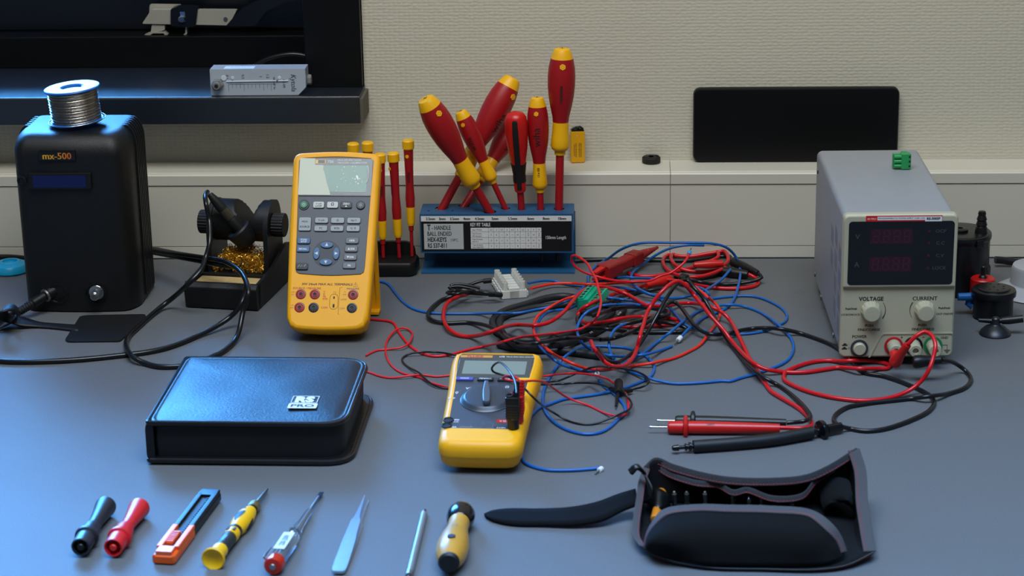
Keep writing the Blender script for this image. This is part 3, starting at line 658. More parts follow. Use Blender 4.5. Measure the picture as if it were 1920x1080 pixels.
for x, y in ((-31, 41.0), (-31.5, 31)):
    mb = dmb(); mb.lathe([(4.9, .0), (4.7, .8), (3.9, .9), (3.4, .3), (.05, .3)], M_black, 28, TR((x, y, 0)), caps=False); mb.build('socket', DM)
# plugs standing in the right-hand sockets
def ribs(r0, r1, L, n): 
    out = []
    for i in range(n): z = L*i/n; r = r0+(r1-r0)*i/n; out += [(r, z), (r, z+L/n*.55), (r*.72, z+L/n*.6), (r*.72, z+L/n*.98)]
    return out
dmw = Matrix.Translation(DM.location*1000) @ RZ(MR) @ RX(MT) @ FM
def plug(name, lab, x, y, m, h):
    o = thing(name, lab, 'test plug', M=Matrix.Translation((dmw @ Vector((x, y, .0)))*.001) @ RZ(MR) @ RX(SL+MT))
    mb = MB(); mb.cyl(5.2, -.2, h*.35, m, .6); mb.box(-6, 6, -5, 5, h*.30, h, m, 1.5); mb.lathe([(2.6, h-2), (3.4, h-1.5), (3.4, h+.6), (2.2, h+.6), (2.2, h-1)], m, 20, TR((-2.6, 0, .2)), caps=False)
    for i in range(5): mb.box(-6.3, 6.3, -5.3, 5.3, h*.42+i*2.6, h*.42+i*2.6+1.1, m, .5, M=Matrix())
    mb.build('plug_body', o)
    mb = MB(); mb.M = TR((3.2, 1, h-.5)) @ RY(.12) @ RX(-.25); mb.lathe(ribs(3.4, 2.0, 13, 5)+[(1.2, 13)], m, 18); mb.build('strain_relief', o)
    q = mb.M @ Vector((0, 0, 13)); return (o.matrix_world @ (q*.001))
PLr = plug('plug', 'red stackable plug behind the black one on the multimeter', 30.5, 41, M_redb, 27)
PLk = plug('plug', 'black ribbed stackable plug in the front socket of the multimeter', 27.5, 29.5, M_black, 32)
# ================================================================== power supply
PS = thing('power_supply', 'grey and cream bench power supply with two dark red digit rows and two knobs', 'power supply', (.2575, -.3615, 0), .025)
def pf(y=0): m = MB(); m.M = TR((0, y, 0)) @ RX(PI/2); return m       # x right, y = height, z towards the viewer
mb = MB()
oc3 = rrect(108, 143, 6, 5, 0, 81.8)
mb.M = TR((0, 0, 0)) @ RX(PI/2); mb.stack(oc3, [(-255, 2), (-253.5, .6), (-252, 0), (-8, 0)], M_case); mb.build('case', PS)
for i, (x, y) in enumerate(((-32, 42), (36, 20), (-44, 235), (44, 235))): mb = MB(); mb.cyl(6, 0, 10.2, M_blackr, .8, M=TR((x, y, 0))); mb.build('foot', PS)
# bezel: frame round the screen, lower panel stepped back, terminal recess
mb = pf(); mb.stack(rrect(110, 145.4, 5, 5, 0, 82.3), [(-8, 0), (-1.5, 0), (0, 1.2), (.3, 2.2)], M_cream)
bz = mb.build('bezel', PS)
mb = pf(); mb.prism(round_poly([(-54.3, 82.5), (54.3, 82.5), (54.3, 154.3), (-54.3, 154.3)], [1.5, 1.5, 6, 6], 5), 0, 3.4, M_cream, 1.4); mb.build('display_surround', bz)
mb = pf(); mb.prism(rrect(101, 64, 3.5, 4, .5, 117), 2.0, 3.7, M_blackg, .2); scn = mb.build('display_window', PS)
M_seg = mat('dark_red_led_filter', '#2b0a1c', .3); M_segd = mat('unlit_led_segment', '#431426', .35); M_dimw = mat('dim_grey_print', '#44474c', .5); M_dimr = mat('unlit_red_led', '#4a0f1a', .3)
for zc in (134, 106):
    mb = pf(); mb.box(-29.5, 11, zc-7.6, zc+7.6, 3.7, 3.85, M_seg)
    for d in range(4):
        x = -26.5+d*9.8
        for k, (ax_, az, w_, h_) in enumerate(((3, 5.6, 4.4, 1), (3, 0, 4.4, 1), (3, -5.6, 4.4, 1), (.3, 2.8, 1, 4.2), (5.7, 2.8, 1, 4.2), (.3, -2.8, 1, 4.2), (5.7, -2.8, 1, 4.2))):
            mb.box(x+ax_-w_/2+az*.06, x+ax_+w_/2+az*.06, zc+az-h_/2, zc+az+h_/2, 3.85, 3.95, M_segd)
        mb.cyl(.55, 3.85, 3.95, M_segd, n=8, M=TR((x+8, zc-5.8, 0)))
    mb.build('digit_row', scn)
mb = pf()
for t, z in (('V', 134), ('A', 106)): mb.text(t, TR((-41.5, z, 3.7)), 7, M_dimw)
for t, z in (('OCP', 139), ('C.C', 127), ('C.V', 114.5), ('LOCK', 102)): mb.text(t, TR((38, z, 3.7)), 4.6, M_dimw, sx=1.1)
for z in (139, 127, 114.5, 102): mb.cyl(1.2, 3.7, 3.8, M_dimr, n=12, M=TR((27, z, 0)))
mb.build('lettering', scn)
mb = pf(); mb.box(-34, 39, 148.6, 154.6, 3.4, 3.6, M_redb, r=.4); mb.box(-23, 38, 150.2, 153.6, 3.6, 3.7, M_white); mb.box(22.5, 38.6, 148.7, 153.6, 3.6, 3.72, M_white)
mb.text('RS PRO', TR((-28.5, 151.6, 3.55)), 2.6, M_white, ital=.2); mb.text('PROGRAMMABLE DC POWER SUPPLY  0-30V, 0-5A', TR((0, 152, 3.6)), 2.0, M_ink, bold=.03); mb.text('RS-3005P', TR((30.5, 151.4, 3.65)), 3.3, M_ink, bold=.05)
sk = mb.build('label_strip', PS, label='red and white model label')
mb = pf()
for t, x, z, s in (('VOLTAGE', -26, 70, 5.6), ('CURRENT', 26, 70, 5.6), ('PUSH', -27, 42.6, 3.6), ('FINE/COARSE', -27, 38.4, 3.8), ('PUSH', 24.5, 42.6, 3.6), ('FINE/COARSE', 25.5, 38.4, 3.8), ('Push/Hold', -45, 60, 2.8), ('LOCK/UNLOCK', -45.4, 54, 2.7), ('Push/Hold', 45, 60, 2.8), ('OCP ON/OFF', 45.8, 54, 2.9), ('POWER', -36, 31.3, 4.3), ('GND', 46.5, 29.5, 3.4), ('+', 5, 30, 4), ('−', 26, 30, 4)):
    mb.text(t, TR((x, z, .3)), s, M_ink, sx=.95, bold=.035)
mb.text('▟▙ I', TR((-49.5, 23, .3)), 2.6, M_ink); mb.text('▟▙ O', TR((-49, 19.3, .3)), 2.6, M_ink)
mb.tube([(44, 22, .4), (49.5, 22, .4), (49.5, 17, .4)], .25, M_ink, 4)
for i in range(3): mb.box(49.5-3+i, 49.5+3-i, 16.4-i*1.3, 16.9-i*1.3, .3, .5, M_ink)
for sx in (-1, 1):
    cx = sx*26-1.0*0; pts = [(cx-sx*14.2*math.cos(a)*-1, 58+14.2*math.sin(a), .35) for a in [(-.6+1.2*i/12) for i in range(13)]]
    pts = [(cx+(14.2 if sx < 0 else -14.2)*math.cos(a), 58+14.2*math.sin(a), .35) for a in [(-.6+1.2*i/12) for i in range(13)]]
    for i in range(0, 12): mb.tube([pts[i], pts[i+1]], .15+.05*(i if sx > 0 else 12-i)*.6, M_ink, 4)
mb.build('lettering', bz)
for cx in (-26, 26):
    mb = pf(); n_ = 96; o = [((9.6+(.35 if (k % 8) < 5 else 0))*math.cos(2*PI*k/n_)+cx, (9.6+(.35 if (k % 8) < 5 else 0))*math.sin(2*PI*k/n_)+58) for k in range(n_)]
    mb.stack(o, [(.3, 0), (8, .9), (9, 1.4)], M_cream); mb.stack(ell(8.7, 8.7, 40, cx, 58), [(8.5, 0), (11.5, .5), (12.5, 1.8)], M_cream); mb.build('knob', PS)
M_ring = mat('dark_slate_ring', '#2c333d', .4)
mb = pf(); mb.lathe([(8.6, .2), (8.6, 1.6), (6.9, 1.6), (6.8, .4)], M_ring, 36, TR((-36, 19.5, 0)), caps=False); pb = mb.build('power_button', PS)
mb = pf(); mb.cyl(6.2, .2, 6, M_cream, 1, n=36, M=TR((-36, 19.5, 0))); mb.build('button_cap', pb)
# sloped lip of the terminal recess
mb = pf(); lip = [(-27, 9.8), (-16, 33), (-13, 35), (54.3, 35), (54.3, 33.6), (-12.2, 33.6), (-15, 31.5), (-25.2, 9.8)]
mb.loft([[(x, z, q) for x, z in lip] for q in (.2, 1.1)], M_cream); mb.build('recess_lip', bz)
posts = {}
for x, m in ((-2.5, mat('red_collar', '#b31420', .4)), (16.5, M_black), (35.5, mat('green_collar', '#117a45', .4))):
    mb = pf(); mb.lathe([(9.2, .2), (9.2, 1.4), (7, 1.4), (7, .4)], m, 32, TR((x, 21.5, 0)), caps=False); bp_ = mb.build('binding_post', PS)
    mb = pf(); mb.lathe([(7, .2), (6.6, 3)]+[(6.3+.3*(i % 2), 3+i*1.0) for i in range(13)]+[(5.6, 17), (3, 17), (2.8, 14), (.1, 14)], M_cream, 28, TR((x, 21.5, 0)), caps=False); mb.build('post_cap', bp_)
    posts[x] = PS.matrix_basis
# side vents: raised strips on the case's left flank, slot shade put into their colour
M_slot = mat('vent_slot_shade', '#75767a', .6)
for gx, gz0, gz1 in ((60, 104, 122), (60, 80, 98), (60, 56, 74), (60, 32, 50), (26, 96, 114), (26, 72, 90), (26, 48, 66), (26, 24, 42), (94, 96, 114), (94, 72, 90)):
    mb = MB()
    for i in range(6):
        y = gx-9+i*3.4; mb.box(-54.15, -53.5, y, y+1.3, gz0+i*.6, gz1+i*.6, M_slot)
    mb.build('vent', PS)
for y, z in ((238, 20), (238, 135), (176, 14), (60, 12), (12, 20)):
    mb = MB(); mb.cyl(3.2, 0, 1.4, M_steel, .5, n=16, M=TR((-54, y, z)) @ RY(-PI/2)); mb.build('screw', PS)
# green pluggable terminal standing on the power supply
M_green = mat('green_terminal_plastic', '#1f8f4c', .4); M_green2 = mat('teal_green_terminal_plastic', '#0aa27a', .4)
p = at(1691, 316, .155)
GT = thing('terminal_plug', 'small green three-way plug standing on top of the power supply', 'terminal plug', (p.x, p.y+.004, .1542), .06)
mb = MB(); mb.box(-1, 9, -4, 6, 0, 15.5, M_green, .3)
for i in range(3): mb.cyl(2.3, 0, 9, M_green, .3, n=16, M=TR((-8.2, -1.2, 2.8+i*4.9)) @ RY(PI/2))
mb.box(-9, -1, .5, 5, 0, 15, M_green, .3); mb.box(1, 7, 5, 11, 13, 15.5, M_green, .3); mb.build('housing', GT)
for i in range(3): mb = MB(); mb.box(6.5, 8.4, -4.1, -3.8, 2+i*4.9, 4.2+i*4.9, M_ink); mb.build('wire_slot', GT)

# ================================================================== screwdrivers in the blue hex-key stand
HX = thing('hex_key_stand', 'blue steel hex-key stand with a black and white size label, holding the large screwdrivers', 'tool stand', (-.1505, -.0585, 0))
w2 = 85.5; ztop = 69; dback = 43
mb = MB()
def plate_poly(mb, pr, x0, x1, m): mb.loft([[(x, y, z) for y, z in pr] for x in (x0, x1)], m)
# base plate, back plate, top deck bent forward and the front flange, one folded sheet; the deck has real holes
plate_poly(mb, [(-2, .2), (44, .2), (44, 60), (42.4, 60), (42.4, 1.8), (-2, 1.8)], -w2, w2+1, M_blue)
fl = mb.build('base_plate', HX)
D_ = {}
def drv_at(u): return at(u, 391, .0695)
HY = {828: -.034, 920: -.0495, 868: -.025, 948: -.036, 978: -.0385, 1014: -.0385, 1048: -.0385}
holes = [(828, 7.4), (920, 7.2), (868, 6.4), (948, 5.2), (978, 4.6), (1014, 4.6), (1048, 6.2)]
smallh = [805, 849, 893]
ol = rrect(2*w2, dback, 2, 3, 0, dback/2)
dk = bpy.data.meshes.new('deck'); bm = bmesh.new()
def loopv(pts, z): return [bm.verts.new((x*.001, y*.001, z*.001)) for x, y in pts]
HO = []
for u, r in holes+[(u, 1.5) for u in smallh]:
    hyy = HY.get(u, -.0445); p = drv_at(u); HO.append(((p.x+.1505)*1000, (hyy+.0585)*1000, r))
for z in (ztop-1.6, ztop):
    es = []
    for o in [ol]+[ell(r, r, 20, x, y) for x, y, r in HO]:
        vs = loopv(o, z); es += [bm.edges.new((vs[i], vs[(i+1) % len(vs)])) for i in range(len(vs))]
    bmesh.ops.triangle_fill(bm, use_beauty=True, edges=es, normal=(0, 0, 1))
bm.to_mesh(dk); bm.free(); dk.materials.append(M_blue)
o = bpy.data.objects.new('deck', dk); COL.objects.link(o); o.parent = HX
mb = MB(); mb.loft([[(x, y, ztop-1.6) for x, y in ol], [(x, y, ztop) for x, y in ol]], M_blue, False, False); mb.box(-w2, w2, 0, 1.5, 24, ztop-1.6, M_blue); mb.box(-w2-.0, -w2+1.6, 1.5, 42, 45, ztop-1.7, M_blue); mb.box(w2-1.6, w2, 1.5, 42, 45, ztop-1.7, M_blue); mb.build('front_flange', HX)
mb = MB(); LB = TR((0, 0, 0)); mb.M = TR((0, -.3, 0)) @ RX(PI/2)
def hx(u, v): p = aty(u, v, -.0585); return ((p.x+.1505)*1000, p.z*1000)
mb.box(-84, 83.5, 26, 67, -.25, 0, mat('black_label', '#0b0c0e', .45)); mb.box(-84, 83.5, 60.8, 67, 0, .1, M_white)
for t, u in (('2.5mm', 807), ('3mm', 829), ('3.5mm', 852), ('4mm', 875), ('4.5mm', 899), ('5mm', 928), ('5.5mm', 961), ('6mm', 995), ('8mm', 1024), ('10mm', 1054)): mb.text(t, TR((hx(u, 404)[0], 63.9, .05)), 4.6, M_ink, sx=.82, bold=.07)
x0, x1 = hx(795, 440)[0], hx(869, 440)[0]
mb.box(x0, x1, 28.5, 58, 0, .1, mat('silver_label', '#b4b8b8', .4))
mb.text('- HANDLE', TR((x0+9, 53.5, .05)), 7.2, M_ink, sx=.66, bold=.03, align_='L')
for t, z, s in (('BALL ENDED', 46.6, 7.2), ('HEX-KEYS', 39.8, 7.2), ('RS 537-811', 32.8, 7.2)): mb.text(t, TR((x0+4, z, .05)), s, M_ink, sx=.66, bold=.03, align_='L')
mb.text('T', TR((x0+3.8, 53.9, .06)), 9, M_ink, sx=.66, bold=.04, align_='L')
mb.text('10PC.', TR((x0+30, 39.2, .05)), 4.6, M_ink, sx=.85, align_='L')
mb.text('KEY FIT TABLE', TR((x1+8, 57, 0)), 5.6, M_white, sx=.62, bold=.02, align_='L'); mb.text('150mm Length', TR((66, 42, 0)), 5.4, M_white, sx=.72, bold=.01)
tx0, tx1, tz0, tz1 = x1+8, x1+8+79, 29, 53.5
mb.box(tx0, tx1, tz0, tz1, 0, .08, M_white)
rowsz = [53.5, 48.6, 42, 35.3, 29]; cols = [tx0, tx0+20]+[tx0+20+5.9*i for i in range(1, 11)]
for z in rowsz: mb.box(tx0, tx1, z-.12, z+.12, .08, .14, M_ink)
for x in cols: mb.box(x-.12, x+.12, tz0, tz1, .08, .14, M_ink)
for i, t in enumerate(('Hex Width', 'Set Screws', 'Cap Screws', 'Cap Screws')):
    z = (rowsz[i]+rowsz[i+1])/2; mb.text(t, TR((tx0+2, z+(0 if i == 0 else 1.4), .1)), 2.4, M_ink, align_='L')
    if i: mb.text(('', 'ISO Standard', 'DIN 912', 'DIN 7984/7991')[i], TR((tx0+2, z-1.4, .1)), 2.2, M_ink, align_='L', sx=.9)
tab = [['2.5', '3', '3.5', '4', '4.5', '5', '5.5', '6', '8', '10'], ['5', '6', '—', '8', '—', '10', '—', '12\n14', '16', '18\n20'], ['3', '4', '—', '5', '—', '6', '—', '8', '10', '12'], ['4', '5', '—', '6', '—', '8', '—', '10', '12', '14\n16']]
for i, row in enumerate(tab):
    for j, t in enumerate(row): mb.text(t, TR((tx0+23+5.9*j, (rowsz[i]+rowsz[i+1])/2+(1.2 if '\n' in t else 0), .1)), 2.5 if '\n' not in t else 2.1, M_ink)
mb.build('label_plate', HX)

# insulated drivers: local z runs from the deck hole up the shaft to the head; lengths in mm
HEXI = [(math.cos(PI/6+i*PI/3), math.sin(PI/6+i*PI/3)) for i in range(6)]
def driver(lab, pd, ph, R, Ls, spin, down=None, style='y', words=None):
    """pd: point in the deck hole, ph: head, R: widest handle radius, Ls: bare shaft length above the deck"""
    A_, B_ = Vector(pd)*1000, Vector(ph)*1000; L = (B_-A_).length; M_ = align(A_, B_); M_.translation = A_
    t = thing('screwdriver', lab, 'screwdriver', M=Matrix.LocRotScale(A_*.001, M_.to_quaternion(), None), group=None)
    h = L-Ls; z0 = Ls; rs = R*.30 if style == 'y' else R*.3
    P = lambda q: z0+q*h
    dn = 36 if down is None else down
    fv = M_.to_quaternion().inverted() @ Vector((0, -1, 0)); spin += math.atan2(fv.x, -fv.y)
    mb = MB(); mb.cyl(rs, -dn, z0+3, M_red, .3, n=20); sh = mb.build('shaft', t)
    if down is not None: mb = MB(); mb.cyl(rs*.6, -dn-11, -dn, M_black, n=14); mb.build('tip', sh)
    if style == 'y':
        mb = MB(); mb.lathe([(rs+.2, P(0)-1), (R*.40, P(0)), (R*.42, P(.035)), (R*.60, P(.05)), (R*.70, P(.085)), (R*.66, P(.15)), (R*.60, P(.22)), (R*.57, P(.31))], M_yel2, 36); mb.build('collar', t)
        mb = MB(); prof = [(.31, .575), (.36, .62), (.45, .78), (.55, .92), (.65, .99), (.74, 1.0), (.82, .95), (.89, .84), (.905, .81)]
        mb.lathe([(R*r, P(q)) for q, r in prof], M_red, 40); gr = mb.build('grip', t)
        mb = MB(); mb.lathe([(R*.81, P(.905)), (R*.75, P(.93)), (R*.66, P(.965)), (R*.55, P(.99)), (R*.3, P(1.0)), (.1, P(1.0))], M_yel2, 36); cp = mb.build('end_cap', t)
        # hexagon mark on the side, and a cross mark on the cap
        mb = MB(); mb.M = RZ(spin) @ TR((0, -R*.885, P(.845))) @ RX(PI/2-.22); q = R*.23
        mb.prism([(x*q, y*q) for x, y in HEXI], -1.6, .8, M_yel2, .1); mb.lathe([(q*.6, .8), (q*.6, .9), (q*.4, .9), (q*.4, .8)], mat('ochre', '#c58f00', .5), 6, caps=False); mb.build('hex_mark', gr)
        mb = MB(); mb.M = TR((0, 0, P(1.0))) @ RZ(spin); mb.box(-2.6, 2.6, -.5, .5, 0, .15, M_ink); mb.box(-.5, .5, -2.6, 2.6, 0, .15, M_ink); mb.build('cap_mark', cp)
        if words:
            mb = MB()
            for st_, zc, sz, rr_, bar in words:
                if bar:
                    vv = random.Random(2)
                    zz = P(zc)-sz/2
                    while zz < P(zc)+sz/2: d = vv.uniform(.3, .9); mb.add([(math.sin(a)*rr_*R*1.012, -math.cos(a)*rr_*R*1.012, z_) for z_ in (zz, zz+d) for a in (spin-.16, spin+.02)], [(0, 1, 3, 2)], M_ink); zz += d+.45
                else:
                    vs, fs = text_fine(st_, .03); xw = max(v.x for v in vs); xm = min(v.x for v in vs); V2 = []
                    for v in vs:
                        along = (v.x-(xw+xm)/2)*sz; across = (v.y-.3)*sz; zz = P(zc)+along; rad = R*rr_(min(1, max(0, (zz-z0)/h)))+.25
                        a = spin-across/rad; V2.append((math.sin(a)*rad, -math.cos(a)*rad, zz))
                    mb.add(V2, fs, M_ink)
            mb.build('lettering', gr)
    else:
        mb = MB(); mb.lathe([(R*.42, P(0)), (R*.5, P(.02)), (R*.53, P(.13)), (R*.5, P(.2)), (R*.62, P(.35)), (R*.86, P(.55)), (R*.98, P(.72)), (R, P(.85)), (R*.93, P(.93)), (R*.7, P(.98)), (R*.3, P(1.0)), (.1, P(1.0))], M_redb, 36); gr = mb.build('grip', t)
        mb = MB(); mb.M = RZ(spin); mb.lathe([(R*.56, P(.13)), (R*.56, P(.20)), (R*.54, P(.22)), (R*.66, P(.34)), (R*.70, P(.36))], M_blackr, 32); 
        rows = []
        for q, r, wd in ((.04, .55, 3), (.2, .6, 3), (.35, .72, 3.5), (.5, .88, 3.6), (.65, 1.02, 3.6), (.78, 1.06, 3.6), (.9, 1.0, 3.4), (.93, .93, 2.6)):
            rows.append([(math.sin(a)*rr*R, -math.cos(a)*rr*R, P(q)) for a, rr in ((-wd/(R*r), r*.94), (-wd/(R*r)*.8, r), (0, r*1.01), (wd/(R*r)*.8, r), (wd/(R*r), r*.94))])
        mb.loft(rows, M_blackr, closed=False)
        mb.build('grip_inlay', gr)
    return t
def rad(q):
    pr = [(.31, .575), (.36, .62), (.45, .78), (.55, .92), (.65, .99), (.74, 1.0), (.82, .95), (.89, .84), (1, .8)]
    for (a, ra), (b, rb) in zip(pr, pr[1:]):
        if q <= b: return ra+(rb-ra)*max(0, (q-a))/(b-a)
    return .8
hy = -.0385
def hole(u): p = drv_at(u); return (p.x, HY[u], .068)
BAR = ('', .60, 17, 1.0, True)
driver('large red and yellow screwdriver leaning far left in the blue stand, the leftmost handle', hole(920), aty(797, 184, -.078), 15.6, 36, .55)
driver('large red screwdriver leaning right behind two others, its yellow head above all but the tallest', hole(828), aty(962, 145, .004), 15.8, 42, .75, words=[('wiha', .58, 13, rad, False)])
driver('slimmer red screwdriver leaning left in front, second handle from the left in the blue stand', hole(948), aty(863, 208, -.040), 10.6, 34, -.25, words=[('wiha', .58, 9, rad, False)])
driver('red screwdriver leaning right whose head hides behind the red and black one', hole(868), aty(975, 216, .034), 13.5, 36, .5, words=[('wiha', .60, 12, rad, False)])
driver('red and black soft-grip screwdriver standing upright in the blue stand', hole(978), aty(966, 210, -.048), 12.8, 22, -.05, style='k')
driver('upright red screwdriver with wiha printed down its handle, beside the tallest one', hole(1014), aty(1007, 182, -.038), 12.0, 21, -.1, down=49, words=[('wiha', .60, 12, rad, False), ('SL 5.5 x 125', .2, 3.2, lambda q: .62, False)])
driver('tallest red and yellow screwdriver, standing upright at the right end of the blue stand', hole(1048), aty(1054, 90, -.038), 15.2, 64, .1, down=49, words=[BAR])

# ---- black rack with five precision drivers
RK = thing('screwdriver_rack', 'low black plastic rack holding five thin precision screwdrivers behind the calibrator', 'tool rack', (-.2865, -.0745, 0))
mb = MB(); xr_ = 47
pr = [(3, 0), (0, 6), (1, 17), (5, 19), (30, 19), (34, 30), (40, 31), (42, 0)]
mb.stack(round_poly([(-xr_, 0), (xr_-6, 0), (xr_, 8), (xr_, 40), (-xr_, 40)], [4, 6, 6, 5, 5], 4), [(.5, 3), (5, 0), (13, .5), (16, 2.5)], M_black)
mb.build('rack_body', RK)
mb = MB(); mb.loft([[(x, y, z) for x, z in round_poly([(-xr_, 8), (xr_-3, 8), (xr_-5, 26), (xr_-12, 32), (-xr_+6, 32)], [1, 2, 5, 6, 6], 4)] for y in (33, 38)], M_black); mb.build('rear_wall', RK)
pk = at(0, 0) if 0 else None
def pdriver(lab, u_base, u_top, v_top, L0, y=-.052):
    a_ = aty(u_base, 486, y); a_ = Vector((a_.x, y, .0165)); b_ = aty(u_top, v_top, y-.002); A_ = a_*1000; B_ = Vector(b_)*1000; L = (B_-A_).length; M_ = align(A_, B_)
    t = thing('precision_screwdriver', lab, 'screwdriver', M=Matrix.LocRotScale(A_*.001, M_.to_quaternion(), None), group='precision drivers in the black rack')
    s0 = L0
    mb = MB(); mb.cyl(2.0, .2, s0+1, M_red, .2, n=14); mb.cyl(2.9, s0-6, s0+1, M_red, .5, n=16); mb.build('shaft', t)
    mb = MB(); mb.lathe([(2.8, s0), (3.6, s0+.5), (3.8, s0+2), (4.4, s0+4), (4.9, s0+22), (4.6, s0+23)], M_yel2, 24); mb.build('collar', t)
    h = L-11-s0-22
    mb = MB(); mb.lathe([(4.9, s0+22), (5.0, s0+26), (5.3, s0+32), (4.9, s0+38), (4.4, s0+48), (4.8, s0+22+h*.7), (5.4, s0+22+h)], M_red, 24); g_ = mb.build('grip', t)
    mb = MB(); mb.cyl(6.6, L-11, L, M_yel2, 1.4, n=28); mb.build('end_cap', t)
    mb = MB(); mb.M = TR((-.6, -5.2, L-18)) @ RX(PI/2); mb.prism([(x*2.2, y*2.2) for x, y in HEXI], -.6, .5, M_yel2, .2); mb.build('hex_mark', g_)
    mb = MB(); vs, fs = text_fine('wiha', .04); zc = L-34; V2 = []
    for v in vs: a = -(v.y-.3)*6.5/5.2; V2.append((math.sin(a)*5.25, -math.cos(a)*5.25, zc-8+v.x*6.5))
    mb.add(V2, fs, M_ink); mb.build('lettering', g_)
pdriver('thin driver mostly hidden behind the calibrator, leftmost yellow cap of the rack', 668, 662, 268, 20, -.050)
pdriver('thin red driver whose yellow cap rises behind the calibrator top, second from the left', 694, 689, 266, 20, -.050)
pdriver('thin red driver just right of the calibrator edge, its shaft fully in view', 719, 712, 288, 22)
pdriver('thin red driver in the middle of the clear view between calibrator and blue stand', 749, 737, 286, 24)
pdriver('thin red precision driver reaching highest, at the right end of the black rack', 773, 765, 262, 36, -.046)
# ================================================================== leads and cables
# each is traced as (pixel u, pixel v, height of its axis in mm or None for lying on what is below); laid one over another
LAID = []
def lead(name, pts, r, m, lab, cat='cable', group=None, free=(), sides=9, floor=0.0, base=None, ends=None):
    """r in mm. Points may be (u, v) or (u, v, z mm). Lying points rest on the bench or on leads laid before."""
    P = [Vector((p[0], p[1], (p[2] if len(p) > 2 else -1))) for p in pts]
    zz = [(p.z if p.z >= 0 else r+.15) for p in P]; fix = [p.z >= 0 for p in P]
    S = spline([Vector((p.x, p.y, z)) for p, z in zip(P, zz)], step=6)
    S = [Vector((s.x, s.y, max(r+.1, s.z))) for s in S]
    lift = [s.z for s in S]
    for it in range(4):
        W = [at(s.x, s.y, z*.001)*1000 for s, z in zip(S, lift)]; need = []
        for k, q in enumerate(W):
            n_ = lift[k]
            for (A2, r2) in LAID:
                d = np.hypot(A2[:, 0]-q.x, A2[:, 1]-q.y); i = int(np.argmin(d)); idx = d < (r+r2)*1.0
                if idx.any():
                    zs = A2[idx, 2]; dd = d[idx]; h = np.sqrt(np.maximum(0, (r+r2)**2-dd**2)); top = zs+h+.15
                    near = top[(zs-n_ < r+r2+14)] if True else top
                    # pass over what lies at or under this height; pass freely below what hangs well above
                    for zc, t_ in zip(zs, top):
                        if zc-n_ < (r+r2)+6 and t_ > n_: n_ = t_
            need.append(n_)
        # widen each lift so the lead climbs gently
        need = np.array(need); out = need.copy(); span = 5
        for k in range(len(need)):
            for j in range(-span, span+1):
                if 0 <= k+j < len(need):
                    out[k] = max(out[k], lift[k]+(need[k+j]-lift[k+j])*math.cos(j/(span+1)*PI/2)**2)
        lift = list(out)
    def world(lf):
        W_ = np.array([tuple(at(s.x, s.y, z*.001)*1000) for s, z in zip(S, lf)])
        low = (W_[:, 2] < 102) & (W_[:, 1] > -r-.4); W_[low, 1] = -r-.4
        return W_
    if LAID:
        A3 = np.concatenate([a for a, _ in LAID]); RR = np.concatenate([np.full(len(a), q) for a, q in LAID])
        lf = np.array(lift)
        for it in range(40):
            W_ = world(lf); bump = np.zeros(len(lf))
            for k in range(len(W_)):
                d = A3-W_[k]; dh2 = d[:, 0]**2+d[:, 1]**2; lim = RR+r+.35; hit = (dh2+d[:, 2]**2) < lim**2
                if hit.any(): bump[k] = float(np.max(d[hit, 2]+np.sqrt(np.maximum(0, lim[hit]**2-dh2[hit]))))+.15
            if not (bump > 0).any(): break
            add = bump.copy()
            for k in np.nonzero(bump)[0]:
                for j in range(-5, 6):
                    if 0 <= k+j < len(lf): add[k+j] = max(add[k+j], bump[k]*math.cos(j/6*PI/2)**1.3)
            lf = lf+add
        lift = list(lf)
    W = [Vector(p) for p in world(lift)]
    F_ = []
    for p_, q_ in zip(W, W[1:]):
        n_ = max(1, int((q_-p_).length/1.2)); F_ += [tuple(p_.lerp(q_, i_/n_)) for i_ in range(n_)]
    LAID.append((np.array(F_+[tuple(W[-1])]), r))
    c = Vector((sum(p.x for p in W)/len(W), sum(p.y for p in W)/len(W), 0))
    mb = MB(); mb.tube([p-c for p in W], r, m, sides)
    o = mb.build(name, angle=60); o.location = c*.001; tag(o, lab, cat, group); o['_c'] = 0; del o['_c']
    return o, W, c
def ferrule(par, W, c, end, col, m_pin=M_steel, L=7, lp=7, R_=2.3):
    P = W if end else W[::-1]; a = P[-1]; d = (P[-1]-P[-3]).normalized()
    mb = MB(); mb.M = align(a-c-d*2, a-c+d); mb.cyl(R_, 0, L, col, .5, n=16); mb.build('ferrule', par)
    mb = MB(); mb.M = align(a-c-d*2, a-c+d); mb.cyl(.7, L, L+lp, m_pin, .2, n=10); mb.build('pin', par)
M_wferr = mat('white_ferrule_collar', '#dfe2e2', .4); M_bferr = mat('light_blue_ferrule_collar', '#1f9de0', .4)

# --- left: soldering cable loop
lead('iron_cable', [(74, 562, 17), (67, 567, 16), (40, 580, 10), (20, 590), (-30, 630), (-60, 668), (0, 677), (102, 677), (204, 669), (306, 654), (382, 624, 4), (433, 593, 14), (452, 570, 28), (461, 545, 38), (461, 527, 44), (443, 503, 47), (407, 496, 48), (356, 486, 42), (318, 479, 34), (284, 473, 26), (268, 471, 22)], 2.7, M_wire_k, 'black cable curving from the soldering station round the left of the bench', 'cable')
lead('iron_cable', [(389, 360, 114), (385, 366, 115), (386, 380, 111), (392, 410, 94), (393, 455, 73), (385, 485, 58), (377, 506, 50), (350, 535, 36), (326, 557, 15), (300, 577, 5), (265, 608), (237, 639), (244, 664), (285, 685), (331, 687), (367, 682), (395, 670), (418, 659), (443, 634, 5), (456, 583, 26), (466, 547, 46), (453, 512, 55), (423, 491, 54), (387, 484, 50), (336, 476, 42), (284, 466, 33), (268, 464, 30)], 2.7, M_wire_k, 'black cable hanging from the soldering iron and looping behind the zip case', 'cable')
